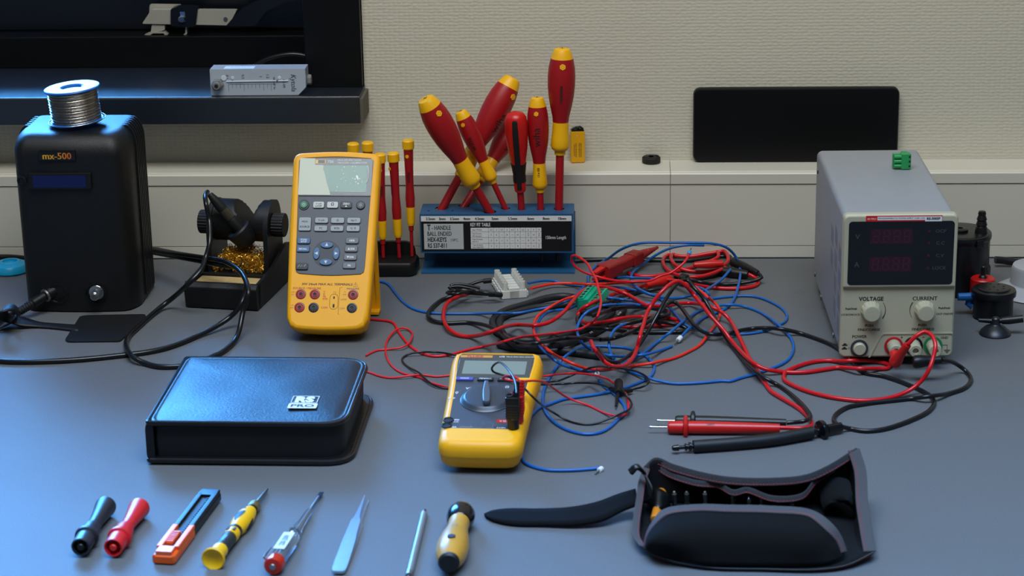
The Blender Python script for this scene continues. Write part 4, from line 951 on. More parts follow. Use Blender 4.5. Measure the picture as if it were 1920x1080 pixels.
# plug of the first cable, ribbed, at the station's left socket
a = at(99, 546, .023)*1000; b = at(30, 588, .010)*1000
CP = thing('cable_plug', 'black ribbed connector with a metal ring, plugged low into the front of the soldering station', 'plug', M=Matrix.LocRotScale(a*.001, align(a, b).to_quaternion(), None))
mb = MB(); mb.cyl(6.6, -6, 8, M_black, .8, n=24); mb.cyl(5.2, 11.4, 28, M_black, .6, n=24); mb.lathe([(4.6-.03*i+(.4 if i % 2 else -.3), 28+i*1.5) for i in range(14)], M_blackr, 20); mb.build('body', CP)
mb = MB(); mb.cyl(7.2, 8.1, 11.2, M_steel, .6, n=28); mb.build('ring', CP)
pw = aty(-40, 484, -.03)
lead('mains_cable', [(-30, 482, 6), (20, 482, 6), (45, 484, 6), (90, 488, 6)], 3.2, M_wire_k, 'thick black cable running out of frame behind the soldering station', 'cable')
# --- silicone pad with its strap
pad = [(122, 640), (150, 596), (163, 594), (272, 592), (275, 596), (228, 640), (224, 642), (128, 643)]
def flat(o_px, z0, z1, m, rr=2.5, name='pad'):
    P = [at(u, v, 0)*1000 for u, v in o_px]; c = sum(P, Vector())/len(P); q = [(p.x-c.x, p.y-c.y) for p in P]; ar = sum(q[i-1][0]*q[i][1]-q[i][0]*q[i-1][1] for i in range(len(q)))
    if ar < 0: q = q[::-1]
    return q, c
q, c = flat(pad, 0, 2, M_blackr)
PD = thing('rubber_pad', 'flat black rubber pad with a long tapering strap lying before the soldering station', 'pad', (c.x*.001, c.y*.001, 0))
mb = MB(); mb.prism(round_poly(q, 3, 4), .2, 2.2, M_blackr, .5); mb.build('pad_sheet', PD)
cl = [(150, 616, 1.6, 19), (110, 612, 1.6, 15), (75, 609, 2, 14), (45, 604, 5, 22), (20, 598, 10, 20), (4, 590, 22, 22), (8, 579, 31, 22), (24, 577, 30, 20), (33, 586, 22, 18), (25, 600, 9, 18), (3, 612, 3, 18), (-18, 628, 2, 18)]
P = spline([at(u, v, z*.001)*1000-c for u, v, z, w_ in cl], k=5); Wd = spline([Vector((w_, 0, 0)) for *_, w_ in cl], k=5)
rows = []
for i, p in enumerate(P):
    t = (P[min(i+1, len(P)-1)]-P[max(0, i-1)]).normalized(); sd = Vector((-t.y*.3, 1, 0)).normalized() if i else Vector((0, 1, 0)); rows.append([tuple(p+sd*Wd[i].x*.5*s) for s in (-1, -.3, .3, 1)])
rows = [[(x, y, max(z, 1.2)) for x, y, z in r_] for r_ in rows]
mb = MB(); mb.sheet(rows, M_blackr); mb.build('strap', PD, solid=.0016)
# --- cyan cap at the left edge
p = at(12, 518)
CC = thing('solvent_pot', 'bright cyan round plastic piece at the left edge, behind the soldering station', 'plastic pot', (p.x, p.y+.018, 0))
M_cy = mat('cyan_plastic', '#12a5d2', .35)
mb = MB(); mb.lathe([(20, .3), (21.5, 2), (21, 6), (18.5, 9.5), (13, 11), (11.5, 12.6), (8.5, 12.8), (8, 10), (5, 9.4), (.1, 9.4)], M_cy, 48, caps=False); mb.build('cap_shell', CC)
mb = MB(); mb.lathe([(2.2, 9.5), (2.2, 10.8), (.1, 10.8)], M_cy, 20, caps=False); mb.box(-1, 6, -1, 1, 9.5, 10.6, M_cy); mb.build('hub', CC)

# --- centre tangle, bottom layers first
lead('hose', [(1150, 670), (1125, 667), (1080, 661), (1047, 658), (1000, 655), (960, 651), (935, 645)], 4.0, M_hose, 'short straight grey-black hose lying under the coil, behind the multimeter', 'hose')
lead('hose', [(1120, 572, 12), (1095, 560, 9), (1075, 557), (1053, 555), (1020, 560), (987, 570), (953, 580), (933, 590), (923, 603), (930, 620), (950, 631), (980, 638), (1030, 635), (1063, 627), (1097, 617), (1122, 605), (1142, 593), (1149, 583), (1143, 573), (1120, 568), (1095, 568), (1070, 570), (1037, 573), (1003, 577), (970, 585), (945, 593), (936, 603), (940, 620), (960, 642), (985, 650), (1030, 648), (1063, 643), (1097, 633), (1122, 620), (1147, 605), (1163, 590), (1170, 578), (1160, 568), (1140, 563)], 3.6, M_hose, 'coiled dark hose with white printing, on the bench behind the multimeter', 'hose')
HO_ = bpy.data.objects['hose.001']
hp = LAID[-1][0]; hc = Vector(HO_.location)*1000
def on_hose(s, f, size, flip=False):
    i = int(f*(len(hp)-1)); p = Vector(hp[i])-hc; t = (Vector(hp[min(i+2, len(hp)-1)])-Vector(hp[i-2])).normalized()
    if flip: t = -t
    nrm = (Vector((0, -.55, .83))); sd = nrm.cross(t).normalized(); nn = t.cross(sd).normalized()
    M_ = Matrix(((t.x, sd.x, nn.x, p.x), (t.y, sd.y, nn.y, p.y), (t.z, sd.z, nn.z, p.z), (0, 0, 0, 1))); vs, fs = text_geo(s, 1, .02)
    xw = max(v.x for v in vs); V2 = []
    for v in vs:
        a = (v.y-.35)*size/3.7; V2.append(((v.x-xw/2)*size, math.sin(a)*3.72, math.cos(a)*3.72))
    hm.add(V2, fs, M_white, M_)
hm = MB()
for f, s in ((.43, 'PVC'), (.58, '3 3'), (.86, '6 X 9'), (.895, 'HOSE'), (.93, 'AIRLINE')): on_hose(s, f, 3.4, True)
hm.build('lettering', HO_)
def lk(*a, **k): return lead(*a, **k)
lk('test_lead', [(1077, 490), (1120, 487), (1180, 488), (1230, 488), (1270, 489), (1300, 488), (1330, 484), (1352, 478), (1362, 474), (1372, 485), (1368, 500), (1350, 513), (1320, 521), (1290, 522), (1265, 518)], 2.2, M_wire_k, 'black cable running along the foot of the trunking into the red coil', 'test lead')
lk('test_lead', [(1177, 512), (1195, 517), (1220, 518), (1245, 515), (1270, 508), (1292, 503), (1328, 491), (1347, 481), (1345, 471), (1328, 463), (1303, 460), (1278, 464), (1262, 473), (1258, 484), (1265, 496), (1278, 504), (1300, 509), (1328, 508), (1353, 501), (1365, 489), (1363, 476), (1350, 467), (1320, 466), (1290, 468), (1262, 475), (1246, 482), (1243, 492), (1250, 504), (1265, 514), (1290, 519), (1315, 518), (1340, 511), (1360, 502)], 2.1, M_wire_r, 'red test lead wound into a round coil near the wall', 'test lead')
lk('test_lead', [(1403, 514, 7), (1415, 520, 4), (1423, 528), (1417, 535), (1395, 540), (1362, 541), (1328, 538), (1303, 533), (1270, 531), (1247, 524)], 2.1, M_wire_r, 'red test lead making the wide bend right of the coil', 'test lead')
lk('test_lead', [(1422, 513, 9), (1428, 520, 5), (1415, 526), (1380, 532), (1340, 533), (1308, 528), (1290, 524)], 2.1, M_wire_k, 'black test lead making the wide bend right of the coil', 'test lead')
lk('test_lead', [(1216, 534, 6), (1195, 539), (1170, 547), (1142, 555), (1110, 568), (1088, 583), (1083, 597), (1098, 606), (1130, 604), (1165, 597), (1197, 594), (1230, 595), (1263, 598), (1278, 603), (1262, 608), (1225, 611), (1190, 613), (1160, 611)], 2.1, M_wire_r, 'red test lead folded into flat loops right of the green terminal block', 'test lead')
lk('test_lead', [(1245, 540, 6), (1215, 545), (1185, 551), (1150, 562), (1108, 580), (1082, 598), (1090, 612), (1130, 616), (1163, 620), (1197, 623), (1247, 623), (1283, 621), (1288, 617), (1277, 611), (1255, 606), (1228, 603), (1190, 600), (1163, 607), (1140, 614)], 2.1, M_wire_k, 'black test lead folded into flat loops right of the green terminal block', 'test lead')
lk('test_lead', [(1110, 592), (1138, 583), (1163, 577), (1197, 575), (1225, 577), (1250, 583), (1254, 589), (1247, 593), (1220, 596), (1190, 604), (1160, 609)], 2.3, M_wire_k, 'short black test lead folded beside the hose printing', 'test lead')
lk('wire', [(990, 531, 9), (1020, 526, 6), (1045, 528, 3), (1062, 533), (1090, 536), (1112, 537), (1137, 538), (1170, 540), (1195, 545), (1220, 553), (1237, 560), (1257, 577), (1272, 595), (1285, 609), (1307, 617), (1332, 622), (1365, 626), (1398, 626), (1432, 621), (1455, 612), (1473, 602), (1476, 592), (1468, 580), (1443, 565), (1415, 556), (1383, 555), (1350, 558), (1328, 561), (1298, 566), (1270, 570), (1240, 570), (1215, 569), (1187, 565), (1162, 561), (1140, 558, 8)], 1.4, M_wire_b, 'blue wire from the white terminal strip, making the rearmost wide loop at right', 'wire')
o, W, c = lk('wire', [(1121, 706, 6), (1122, 711, 2.6), (1128, 719, 1.8), (1135, 726), (1150, 737), (1163, 750), (1172, 763), (1172, 775), (1160, 785), (1147, 798), (1130, 809), (1105, 814), (1080, 811), (1055, 802), (1035, 788), (1022, 770), (1018, 750), (1020, 732), (1028, 712), (1042, 690), (1055, 673), (1070, 661), (1090, 652), (1113, 649), (1147, 650), (1172, 652), (1197, 659), (1217, 673), (1227, 688), (1223, 702), (1210, 712), (1188, 721), (1155, 732), (1122, 739), (1080, 745), (1055, 749), (1030, 758), (1010, 766), (990, 790), (978, 830), (982, 865), (1000, 875), (1025, 881), (1062, 882), (1100, 880), (1130, 877)], 1.5, M_wire_b, 'blue wire with white ferrules looping beside and under the multimeter', 'wire')
ferrule(o, W, c, 0, M_wferr, R_=2.6); 
a = W[-1]; d = (at(1107, 896, .0015)*1000-at(1127, 880, .0015)*1000).normalized()
mb = MB(); mb.M = align(a-c, a-c+d); mb.cyl(2.4, 1.6, 7.5, M_wferr, .6, n=16); mb.build('ferrule', o); mb = MB(); mb.M = align(a-c, a-c+d); mb.cyl(.7, 7.5, 15, M_steel, .2, n=10); mb.build('pin', o)
lk('wire', [(1103, 533, 3), (1103, 518), (1113, 503), (1133, 489, 4), (1140, 485, 8), (1162, 469, 24), (1187, 459, 34), (1213, 455, 38), (1253, 455, 38), (1295, 455, 38), (1337, 457, 36), (1362, 464, 30), (1378, 479, 18), (1387, 498, 8), (1388, 515, 5), (1385, 533), (1378, 557), (1370, 570), (1358, 580), (1342, 587), (1320, 595), (1303, 607), (1293, 615), (1285, 623), (1275, 634)], 1.5, M_wire_b, 'blue wire arching highest over the coil against the trunking', 'wire')
o, W, c = bpy.data.objects[[x.name for x in COL.objects if x.name.startswith('wire')][-1]], [Vector(q) for q in LAID[-1][0]], None
c = Vector(o.location)*1000; ferrule(o, W, c, 1, M_wferr, R_=2.6)
lk('wire', [(1370, 505, 4), (1352, 525), (1330, 540), (1318, 546), (1300, 553), (1265, 559), (1240, 557), (1212, 549), (1195, 540), (1185, 530), (1183, 518), (1190, 507), (1210, 492, 5), (1230, 478, 14), (1255, 466, 22), (1285, 460, 26), (1320, 460, 24)], 1.5, M_wire_b, 'blue wire rising in a narrow loop left of the coil', 'wire')
lk('wire', [(708, 527), (714, 528), (727, 532), (742, 550), (755, 565), (773, 578), (802, 586), (835, 588), (893, 588), (943, 587), (970, 587), (1003, 581), (1028, 576), (1053, 568), (1075, 557), (1093, 540), (1112, 530), (1135, 525), (1170, 520), (1195, 521), (1227, 523), (1260, 530), (1303, 537), (1322, 544), (1330, 553), (1323, 563)], 1.4, M_wire_b, 'blue wire running from behind the calibrator across to the tangle', 'wire')
lk('wire', [(1095, 568, 10), (1080, 573, 5), (1067, 579), (1037, 583), (1020, 590), (1009, 605), (1003, 620), (1007, 640), (1022, 660), (1047, 680), (1072, 690), (1097, 695), (1122, 694), (1147, 691), (1180, 677), (1205, 663), (1230, 643), (1257, 623), (1282, 602), (1307, 585), (1333, 576), (1357, 572), (1382, 572), (1407, 578), (1432, 589), (1455, 605), (1473, 622), (1485, 638), (1488, 655), (1480, 672), (1465, 683), (1440, 693), (1415, 702), (1390, 708), (1368, 715), (1357, 714), (1323, 717), (1290, 719), (1263, 719), (1230, 713), (1205, 705), (1180, 696), (1162, 685), (1148, 668), (1142, 650), (1144, 632), (1155, 616), (1172, 607)], 1.5, M_wire_b, 'blue wire making the largest loop, out to the right and back before the tangle', 'wire')
lk('wire', [(1260, 649), (1238, 657), (1213, 664), (1180, 668), (1155, 668), (1135, 665), (1113, 659), (1097, 648), (1087, 637), (1082, 618), (1087, 602), (1097, 588), (1113, 579), (1130, 573), (1155, 571), (1188, 571), (1213, 574)], 1.5, M_wire_b, 'blue wire curling round the hose just right of the green block', 'wire')
lk('wire', [(1107, 548, 12), (1080, 555, 6), (1055, 563), (1030, 577), (1008, 593), (1001, 607), (1001, 623), (1013, 642), (1035, 662), (1047, 669), (1072, 681), (1097, 690), (1122, 693), (1147, 692), (1172, 688), (1222, 681), (1240, 677), (1265, 671), (1290, 660), (1312, 647), (1327, 628), (1340, 610), (1350, 592), (1350, 582), (1342, 570), (1327, 557), (1315, 547), (1300, 536), (1262, 525), (1220, 527), (1170, 530), (1137, 532), (1103, 533), (1062, 531), (1037, 532), (1012, 537, 5), (996, 541, 9)], 1.5, M_wire_o, 'orange-red wire joining the white terminal strip to the green block by a wide loop', 'wire')
lk('test_lead', [(855, 553, 6), (827, 563), (807, 580), (802, 592), (812, 601), (835, 606), (877, 605), (910, 610), (935, 620), (955, 636), (985, 646), (1013, 642), (1047, 636), (1072, 633), (1097, 635), (1130, 637), (1155, 633), (1188, 620), (1213, 605), (1230, 592), (1240, 582, 8), (1250, 571, 13), (1262, 566, 15), (1273, 572, 12), (1287, 590, 6), (1302, 610), (1320, 623), (1340, 627), (1365, 625), (1390, 619), (1423, 615), (1457, 616), (1490, 622), (1523, 632), (1560, 647), (1590, 668), (1615, 696), (1660, 706), (1710, 724), (1735, 736), (1747, 745), (1752, 755), (1742, 770), (1710, 787), (1660, 804), (1622, 808), (1596, 804), (1578, 800, 6)], 2.1, M_wire_k, 'black test lead from terminal strip under the power supply to the sleeved probe', 'test lead')
lk('test_lead', [(880, 550, 6), (857, 557), (840, 567), (833, 580), (832, 600), (840, 615), (857, 627), (877, 631), (902, 628), (927, 620), (945, 613), (970, 609), (1003, 610), (1028, 605), (1045, 595), (1062, 580), (1075, 563), (1087, 550), (1103, 540), (1120, 537), (1153, 543), (1178, 553), (1195, 563), (1212, 572), (1230, 574), (1253, 573), (1273, 569), (1307, 569), (1332, 575), (1357, 588), (1373, 607), (1385, 630), (1398, 657), (1410, 680), (1427, 707), (1437, 722), (1445, 733), (1472, 750), (1500, 767), (1514, 780), (1520, 788), (1522, 797), (1512, 802, 7), (1462, 802, 7)], 2.1, M_wire_r, 'long red test lead from the terminal strip to the red probe in front', 'test lead')
lk('test_lead', [(1122, 653), (1128, 664), (1138, 675), (1155, 680), (1172, 672), (1192, 655, 5), (1205, 638, 10), (1220, 613, 18), (1233, 590, 28), (1243, 570, 36), (1257, 548, 44), (1272, 530, 48), (1287, 525, 48), (1303, 541, 42), (1323, 565, 30), (1340, 595, 18), (1357, 627, 8), (1373, 650), (1390, 670), (1407, 688), (1425, 703), (1440, 712), (1457, 721), (1467, 727), (1490, 745), (1510, 765), (1520, 782), (1510, 789, 7), (1475, 793, 7)], 2.0, M_wire_k, 'black test lead rising in a steep arch, then down to the black probe', 'test lead')
lk('test_lead', [(1108, 640), (1113, 652), (1125, 668), (1138, 682), (1155, 688), (1172, 685), (1185, 673), (1192, 660, 5), (1197, 643, 8), (1202, 623, 14), (1207, 607, 20), (1213, 587, 28), (1225, 567, 38), (1240, 548, 48), (1257, 533, 54), (1272, 527, 55), (1285, 535, 50), (1300, 552, 38), (1315, 570, 28), (1335, 595, 16), (1357, 619, 9), (1373, 641), (1398, 668), (1415, 682), (1432, 691), (1465, 697), (1507, 698), (1557, 691), (1572, 689), (1610, 691), (1647, 691), (1665, 690), (1668, 685), (1655, 680), (1620, 676), (1572, 677), (1550, 676), (1522, 679), (1490, 689), (1472, 699), (1470, 711), (1490, 724), (1522, 736), (1572, 747), (1622, 751), (1672, 745), (1705, 732, 6), (1727, 715, 14), (1742, 693, 26), (1750, 670, 36), (1754, 647, 46), (1748, 630, 52), (1735, 622, 54), (1718, 630, 50), (1703, 645, 42)], 2.1, M_wire_r, 'thick red lead arching over the tangle and on to the red banana plug', 'test lead')
lk('test_lead', [(1765, 675, 22), (1780, 677, 18), (1797, 685, 9), (1815, 700), (1821, 712), (1812, 725), (1785, 736), (1735, 744), (1672, 751), (1622, 757), (1585, 765), (1565, 780), (1564, 790), (1572, 797)], 2.1, M_wire_k, 'black lead from the black banana plug, bending right and back along the bench', 'test lead')
o, W, c = lk('wire', [(688, 598), (710, 600), (732, 603), (740, 608), (745, 618), (755, 633), (767, 647), (780, 657), (798, 665), (818, 668), (843, 665), (877, 656), (927, 645), (977, 632), (1022, 627), (1063, 622), (1088, 617), (1105, 608), (1118, 597, 14), (1124, 582, 22), (1127, 565, 28), (1123, 545, 34), (1117, 522, 40), (1108, 507, 40), (1102, 495, 40), (1090, 485, 40), (1080, 479, 40), (1073, 480, 38), (1072, 488, 32), (1077, 498, 26), (1090, 508, 20), (1112, 516, 15), (1137, 523, 12), (1162, 527, 12), (1195, 528, 12), (1220, 526, 14), (1237, 518, 18), (1257, 512, 22), (1270, 503, 26), (1280, 495, 30), (1288, 485, 34), (1292, 475, 36)], 1.3, M_wire_r2, 'thin red wire from the calibrator side, rising in a tall twist over the green block', 'wire')
ferrule(o, W, c, 1, M_bferr, L=6, lp=9)
lk('wire', [(686, 667), (697, 661), (708, 657), (738, 654), (754, 651), (766, 644), (772, 634), (773, 625), (766, 618), (756, 615), (743, 618), (732, 629), (725, 641), (723, 660), (729, 679), (740, 691), (753, 699), (771, 704), (790, 709), (804, 716), (827, 723), (849, 728), (900, 728), (960, 714), (1028, 704), (1055, 701), (1080, 700), (1105, 702), (1130, 707), (1147, 715), (1163, 728), (1175, 740), (1178, 757), (1178, 767), (1172, 777), (1158, 780), (1138, 776), (1105, 761), (1063, 745, 8), (1038, 728, 26), (1022, 717, 46), (1005, 714, 58), (985, 714, 62), (962, 714, 60), (943, 710, 62), (948, 705, 68), (962, 705, 72), (975, 714, 70), (978, 724, 66)], 1.0, M_wire_r2, 'thin red plug wire twisting left of the multimeter, then over it to the red plug', 'wire')
lk('wire', [(686, 697), (695, 699), (708, 704), (725, 708), (743, 708), (771, 704), (793, 703), (817, 706), (853, 703), (880, 703)], 1.0, M_wire_r2, 'thin red wire sagging from the zip case corner towards the multimeter', 'wire')
lk('wire', [(900, 700), (870, 674), (864, 669), (845, 664), (827, 661), (804, 660), (780, 661), (762, 666), (754, 673), (756, 680), (767, 689), (786, 699), (797, 710), (808, 719), (823, 726), (845, 729), (890, 735), (960, 720), (1030, 716), (1047, 714), (1063, 708), (1083, 699), (1100, 692), (1118, 688), (1147, 689), (1172, 692), (1197, 698), (1213, 707), (1217, 715), (1208, 724), (1187, 730)], 1.0, M_wire_k, 'thin black wire bending left of the multimeter and passing beneath it to the clip', 'wire')
lk('wire', [(970, 735), (1000, 722), (1028, 721), (1055, 720), (1088, 718), (1122, 720), (1143, 727)], 1.0, M_wire_k, 'short thin black wire straight from the multimeter edge to the clip', 'wire')
lk('wire', [(969, 738, 76), (966, 715, 78), (952, 692, 78), (936, 679, 72), (922, 690, 60), (925, 697, 56), (950, 705, 52), (970, 715, 52), (985, 730, 52), (1007, 752, 42), (1025, 766, 20), (1038, 774, 8), (1063, 788), (1088, 795), (1113, 795), (1138, 787), (1163, 776), (1180, 767), (1185, 758), (1180, 748), (1172, 738, 6), (1164, 728, 9)], 1.0, M_wire_k, 'thin black wire curling over the multimeter display from the black plug to the clip', 'wire')

# --- hook clip
p = at(1162, 732, .0)*1000
CL = thing('hook_clip', 'small black spring hook clip lying among thin wires right of the multimeter', 'clip', (p.x*.001, p.y*.001, 0))
def L_(u, v, z): return at(u, v, z*.001)*1000-p
mb = MB(); mb.tube([L_(1160, 717, 6), L_(1160, 728, 6), L_(1160, 738, 5.5)], [4.2, 4.2, 3.4], M_black, 14); mb.build('plunger', CL)
mb = MB(); mb.tube([L_(1143, 728, 4), L_(1150, 730, 5), L_(1160, 735, 5), L_(1172, 733, 5), L_(1185, 732, 4)], [2, 2.6, 4, 3, 2], M_black, 10); mb.build('wings', CL)
mb = MB(); mb.tube([L_(1159, 738, 5), L_(1157, 748, 4), L_(1155, 762, 2.2)], [2.2, 1.6, 1.2], M_black, 10); mb.tube([L_(1155, 761, 2.2), L_(1154.6, 766, 2)], .5, M_steel, 6); mb.build('tip', CL)

# --- white screw terminal strip
p = at(960, 553); TSR = math.radians(33)
M_tw = mat('ivory_terminal_plastic', '#cfcdc2', .45)
a_, b_ = at(905, 520, .01), at(933, 556, .01)
TS = thing('terminal_strip', 'ivory plastic screw terminal strip with two rows of posts, wired at both sides', 'terminal block', (at(956, 547).x, at(956, 547).y, .0), .25)
# local: x across the strip (wire direction), y along it towards the wall
mb = MB()
for i in range(6):
    y = -26+i*9; mb.box(-14, 14, y, y+7.6, .4, 9.5, M_tw, .8); mb.box(-15.5, 15.5, y+1.2, y+6.4, 2, 7, M_tw, .4); mb.box(-6, 6, y+.4, y+7.2, 9, 12, M_tw, .5)
    for sx in (-1, 1):
        mb.lathe([(3.3, 9), (3.0, 18.5), (2.4, 18.6), (2.3, 11), (.1, 11)], M_tw, 18, TR((sx*9.5, y+3.8, 0)), caps=False)
mb.box(-5, 5, -26, 27, 1, 9, M_tw); mb.build('housing', TS)
for i in range(6):
    for sx in (-1, 1): mb = MB(); mb.cyl(1.9, 10.8, 11.8, M_steel, .2, n=14, M=TR((sx*9.5, -22.2+9*i, 0))); mb.build('screw', TS)
# --- green terminal block on the hose
p = at(1113, 590)
GB = thing('terminal_block', 'green pluggable terminal block lying tilted on the hose coil', 'terminal block', M=Matrix.LocRotScale(Vector((p.x, p.y+.004, .0125)), Euler((math.radians(10), math.radians(-12), math.radians(-24))), None))
mb = MB(); mb.box(-12, 3, -16, 16, 0, 11, M_green2, .6); mb.box(3, 12, -16, 16, 0, 8, M_green2, .5)
mb.box(-9, -2, -15.5, 15.5, 10.8, 13, M_green2, .5); mb.build('housing', GB)
for i in range(5):
    mb = MB(); mb.lathe([(2.1, 13.05), (2.1, 13.2), (.1, 13.2)], M_ink, 14, TR((-5.5, -12.4+6.2*i, 0)), caps=False); mb.box(-12.2, -11.9, -14.4+6.2*i, -10.4+6.2*i, 3, 8, M_ink); mb.build('clamp', GB) if 0 else mb.build('screw_well', GB)
    mb = MB(); mb.box(5, 9.5, -14.2+6.2*i, -10.6+6.2*i, 7.95, 8.2, mat('dull_brown_contact', '#5a4632', .4, metal=.6)); mb.build('contact', GB)
# --- black shrouded lead ends stuffed into the strip's left side
ends = [((918, 526, 14), (903, 527, 13), (880, 534, 10), (856, 541, 9), (845, 535, 12), (862, 533, 13), (900, 540, 8)),
        ((928, 552, 8), (915, 552, 8), (880, 550, 9), (852, 545, 9), (842, 540, 12), (858, 537, 14), (905, 546, 8)),
        ((938, 553, 6), (920, 551, 6), (885, 545, 5), (850, 552, 7), (838, 549, 5), (850, 545, 5), (880, 548, 4))]
labs = ('black looped lead end entering the far left terminal of the ivory strip', 'black looped lead end entering the middle left terminals of the ivory strip', 'black looped lead end entering the near left terminal of the ivory strip')
for e, lb in zip(ends, labs):
    o, W, c = lead('lead_end', [q for q in e], 1.7, M_wire_k, lb, 'lead end')
    d = (W[0]-W[3]).normalized(); mb = MB(); mb.M = align(W[0]-c-d*7, W[0]-c+d*3); mb.cyl(2.8, 0, 9, M_blackr, .5, n=14); mb.build('boot', o)
# --- banana plugs at the supply
def banana(name, lab, a, b, m, r0=6.0, side=None):
    A_, B_ = at(*a[:2], a[2]*.001)*1000, at(*b[:2], b[2]*.001)*1000
    o = thing(name, lab, 'plug', M=Matrix.LocRotScale(A_*.001, align(A_, B_).to_quaternion(), None)); L = (B_-A_).length
    mb = MB(); mb.lathe([(r0*.5, -5.2), (r0*.85, -5), (r0, -3), (r0, 2), (r0*.8, 8), (r0*.66, L*.55), (r0*.62, L*.95), (r0*.5, L), (2, L)], m, 28); mb.build('body', o)
    return o, A_, B_
o, A_, B_ = banana('banana_plug', 'red angled banana plug pointing at the viewer from the power supply', (1680, 676, 20), (1702, 646, 41), M_redb)
inv = o.matrix_basis.to_quaternion().inverted(); mb = MB(); d = inv @ Vector((-.1, .88, .32)); mb.M = align((0, 0, 0), d); mb.cyl(4.6, -5.8, 12, M_redb, 1, n=24); mb.build('elbow', o)
o, A_, B_ = banana('banana_plug', 'black angled banana plug pointing right from the middle post of the power supply', (1722, 678, 21), (1765, 675, 22), M_black, 6.2)
# --- red crocodile-style test clip near the wall
a = at(1128, 512, .014)*1000; b = aty(1237, 462, -.012)*1000
M_rclip = mat('dark_red_clip_plastic', '#8e1614', .42)
RC = thing('test_clip', 'big red plastic test clip with a ribbed tail, left of the coil', 'test clip', M=Matrix.LocRotScale(a*.001, align(a, b).to_quaternion(), None)); L = (b-a).length
fv = align(a, b).to_quaternion().inverted() @ Vector((0, 0, 1)); rot = RZ(math.atan2(fv.y, fv.x)-PI/2)
def rb(w_, h_, z, r=2): return [(x, y, z) for x, y in rrect(w_, h_, r, 4)]
mb = MB(); mb.M = rot; mb.loft([rb(18, 15, 2, 3), rb(20, 17, 6, 3), rb(17, 15, 28, 3), rb(14, 12, 30, 3), rb(14, 13, 52, 3), rb(16, 15, 52.5, 3), rb(16, 15, 68, 3), rb(12, 12, 68.5, 3), rb(12, 12, 72, 3)], M_rclip); mb.build('body', RC, angle=30)
mb = MB(); mb.M = rot; mb.loft([rb(12, 12, 72, 5), rb(11, 11, 74, 5)], M_rclip)
zz = 74; prof = []
for i in range(6): f = 1-i*.13; prof += [rb(11*f, 11*f, zz, 5*f), rb(10.6*f, 10.6*f, zz+(L-78)/6*.6, 4.8*f), rb(9*f, 9*f, zz+(L-78)/6*.65, 4*f), rb(8.8*f, 8.8*f, zz+(L-78)/6*.95, 4*f)]; zz += (L-78)/6
mb.loft(prof, M_rclip); mb.build('strain_relief', RC, angle=30)
mb = MB(); mb.M = rot; mb.loft([rb(6, 3, -14, 1), rb(8, 4, 3, 1)], M_redb, M=TR((0, 5, 0)) @ RX(-.1)); mb.loft([rb(6, 3, -14, 1), rb(8, 4, 3, 1)], M_redb, M=TR((0, -5, 0)) @ RX(.1)); mb.build('jaw', RC)
# --- banana boots and sleeves in the coil
def stick(name, lab, cat, a, b, prof, m, fl=1.0):
    A_, B_ = at(*a[:2], a[2]*.001)*1000, at(*b[:2], b[2]*.001)*1000; L = (B_-A_).length
    o = thing(name, lab, cat, M=Matrix.LocRotScale(A_*.001, align(A_, B_).to_quaternion(), None)); mb = MB(); mb.lathe([(r, z*L) for r, z in prof], m, 24); mb.build('body', o); return o, L
stick('test_plug', 'red plug boot lying under the arch of the red lead', 'plug', (1258, 522, 7), (1212, 536, 6), [(4, 0), (5.5, .1), (6, .45), (4, .55), (3.2, 1)], M_redb)
stick('test_plug', 'black plug boot at the foot of the leads just in front of the coil', 'plug', (1275, 521, 9), (1300, 529, 7), [(4, 0), (6, .1), (6, .5), (4, .6), (3, 1)], M_black)
stick('probe_sleeve', 'upper black probe sleeve lying right of the red coil', 'probe', (1374, 491, 9), (1421, 513, 8), [(3, 0), (5, .02), (5.4, .5), (4, .95), (3, 1)], M_black)
stick('probe_sleeve', 'lower black probe sleeve lying right of the red coil', 'probe', (1350, 508, 6), (1403, 515, 6), [(3, 0), (5, .02), (5.6, .5), (4.4, .95), (3, 1)], M_black)
stick('test_plug', 'red plug barrel lying inside the ring of the coil', 'probe', (1356, 494, 12), (1300, 497, 12), [(3, 0), (4, .03), (5, .5), (3.4, .95), (2, 1)], M_redb)
# --- probes in front
def probe(name, lab, tip, neck, tail, r0, r1, m, ring=None, pin=True):
    T, N, E_ = [at(*q[:2], q[2]*.001)*1000 for q in (tip, neck, tail)]; o = thing(name, lab, 'probe', M=Matrix.LocRotScale(N*.001, align(N, E_).to_quaternion(), None)); L = (E_-N).length
    mb = MB(); mb.lathe([(r0*.75, 0), (r0*.95, 1.5), (r0, L*.08), (r0*1.02, L*.3), (r0*.9, L*.6), (r1*1.05, L*.95), (r1, L), (2, L)], m, 28); bd_ = mb.build('handle', o)
    mb = MB(); mb.lathe([(r0, L*.135), (r0*1.75, L*.145), (r0*1.85, L*.16), (r0*1.75, L*.175), (r0, L*.185)], m, 32); mb.build('finger_guard', o)
    mb = MB(); q = (T-N).length; mb.lathe([(.9, -.5), (.9, -q+4), (1.2, -q+3.6), (1.2, -q+1.2), (.2, -q)], M_chrome, 14); mb.build('tip', o)
    return o, L, bd_
o, L, bd_ = probe('test_probe', 'red test probe with a steel tip lying nearest the black pair', (1216, 801, 6), (1252, 801, 6.5), (1462, 803, 6.5), 5.9, 4.0, M_redb)
fv = o.matrix_basis.to_quaternion().inverted() @ Vector((0, -.6, .8)); mb = MB(); a0 = math.atan2(fv.y, fv.x)
vs, fs = text_geo('CAT II 1000V', 1, .03)
mb.add([(math.cos(a0-(v.y-.35)*3/5.6)*5.95, math.sin(a0-(v.y-.35)*3/5.6)*5.95, L*.33+v.x*3.2) for v in vs], fs, mat('dull_print', '#5b2a26', .6)); mb.build('lettering', bd_)
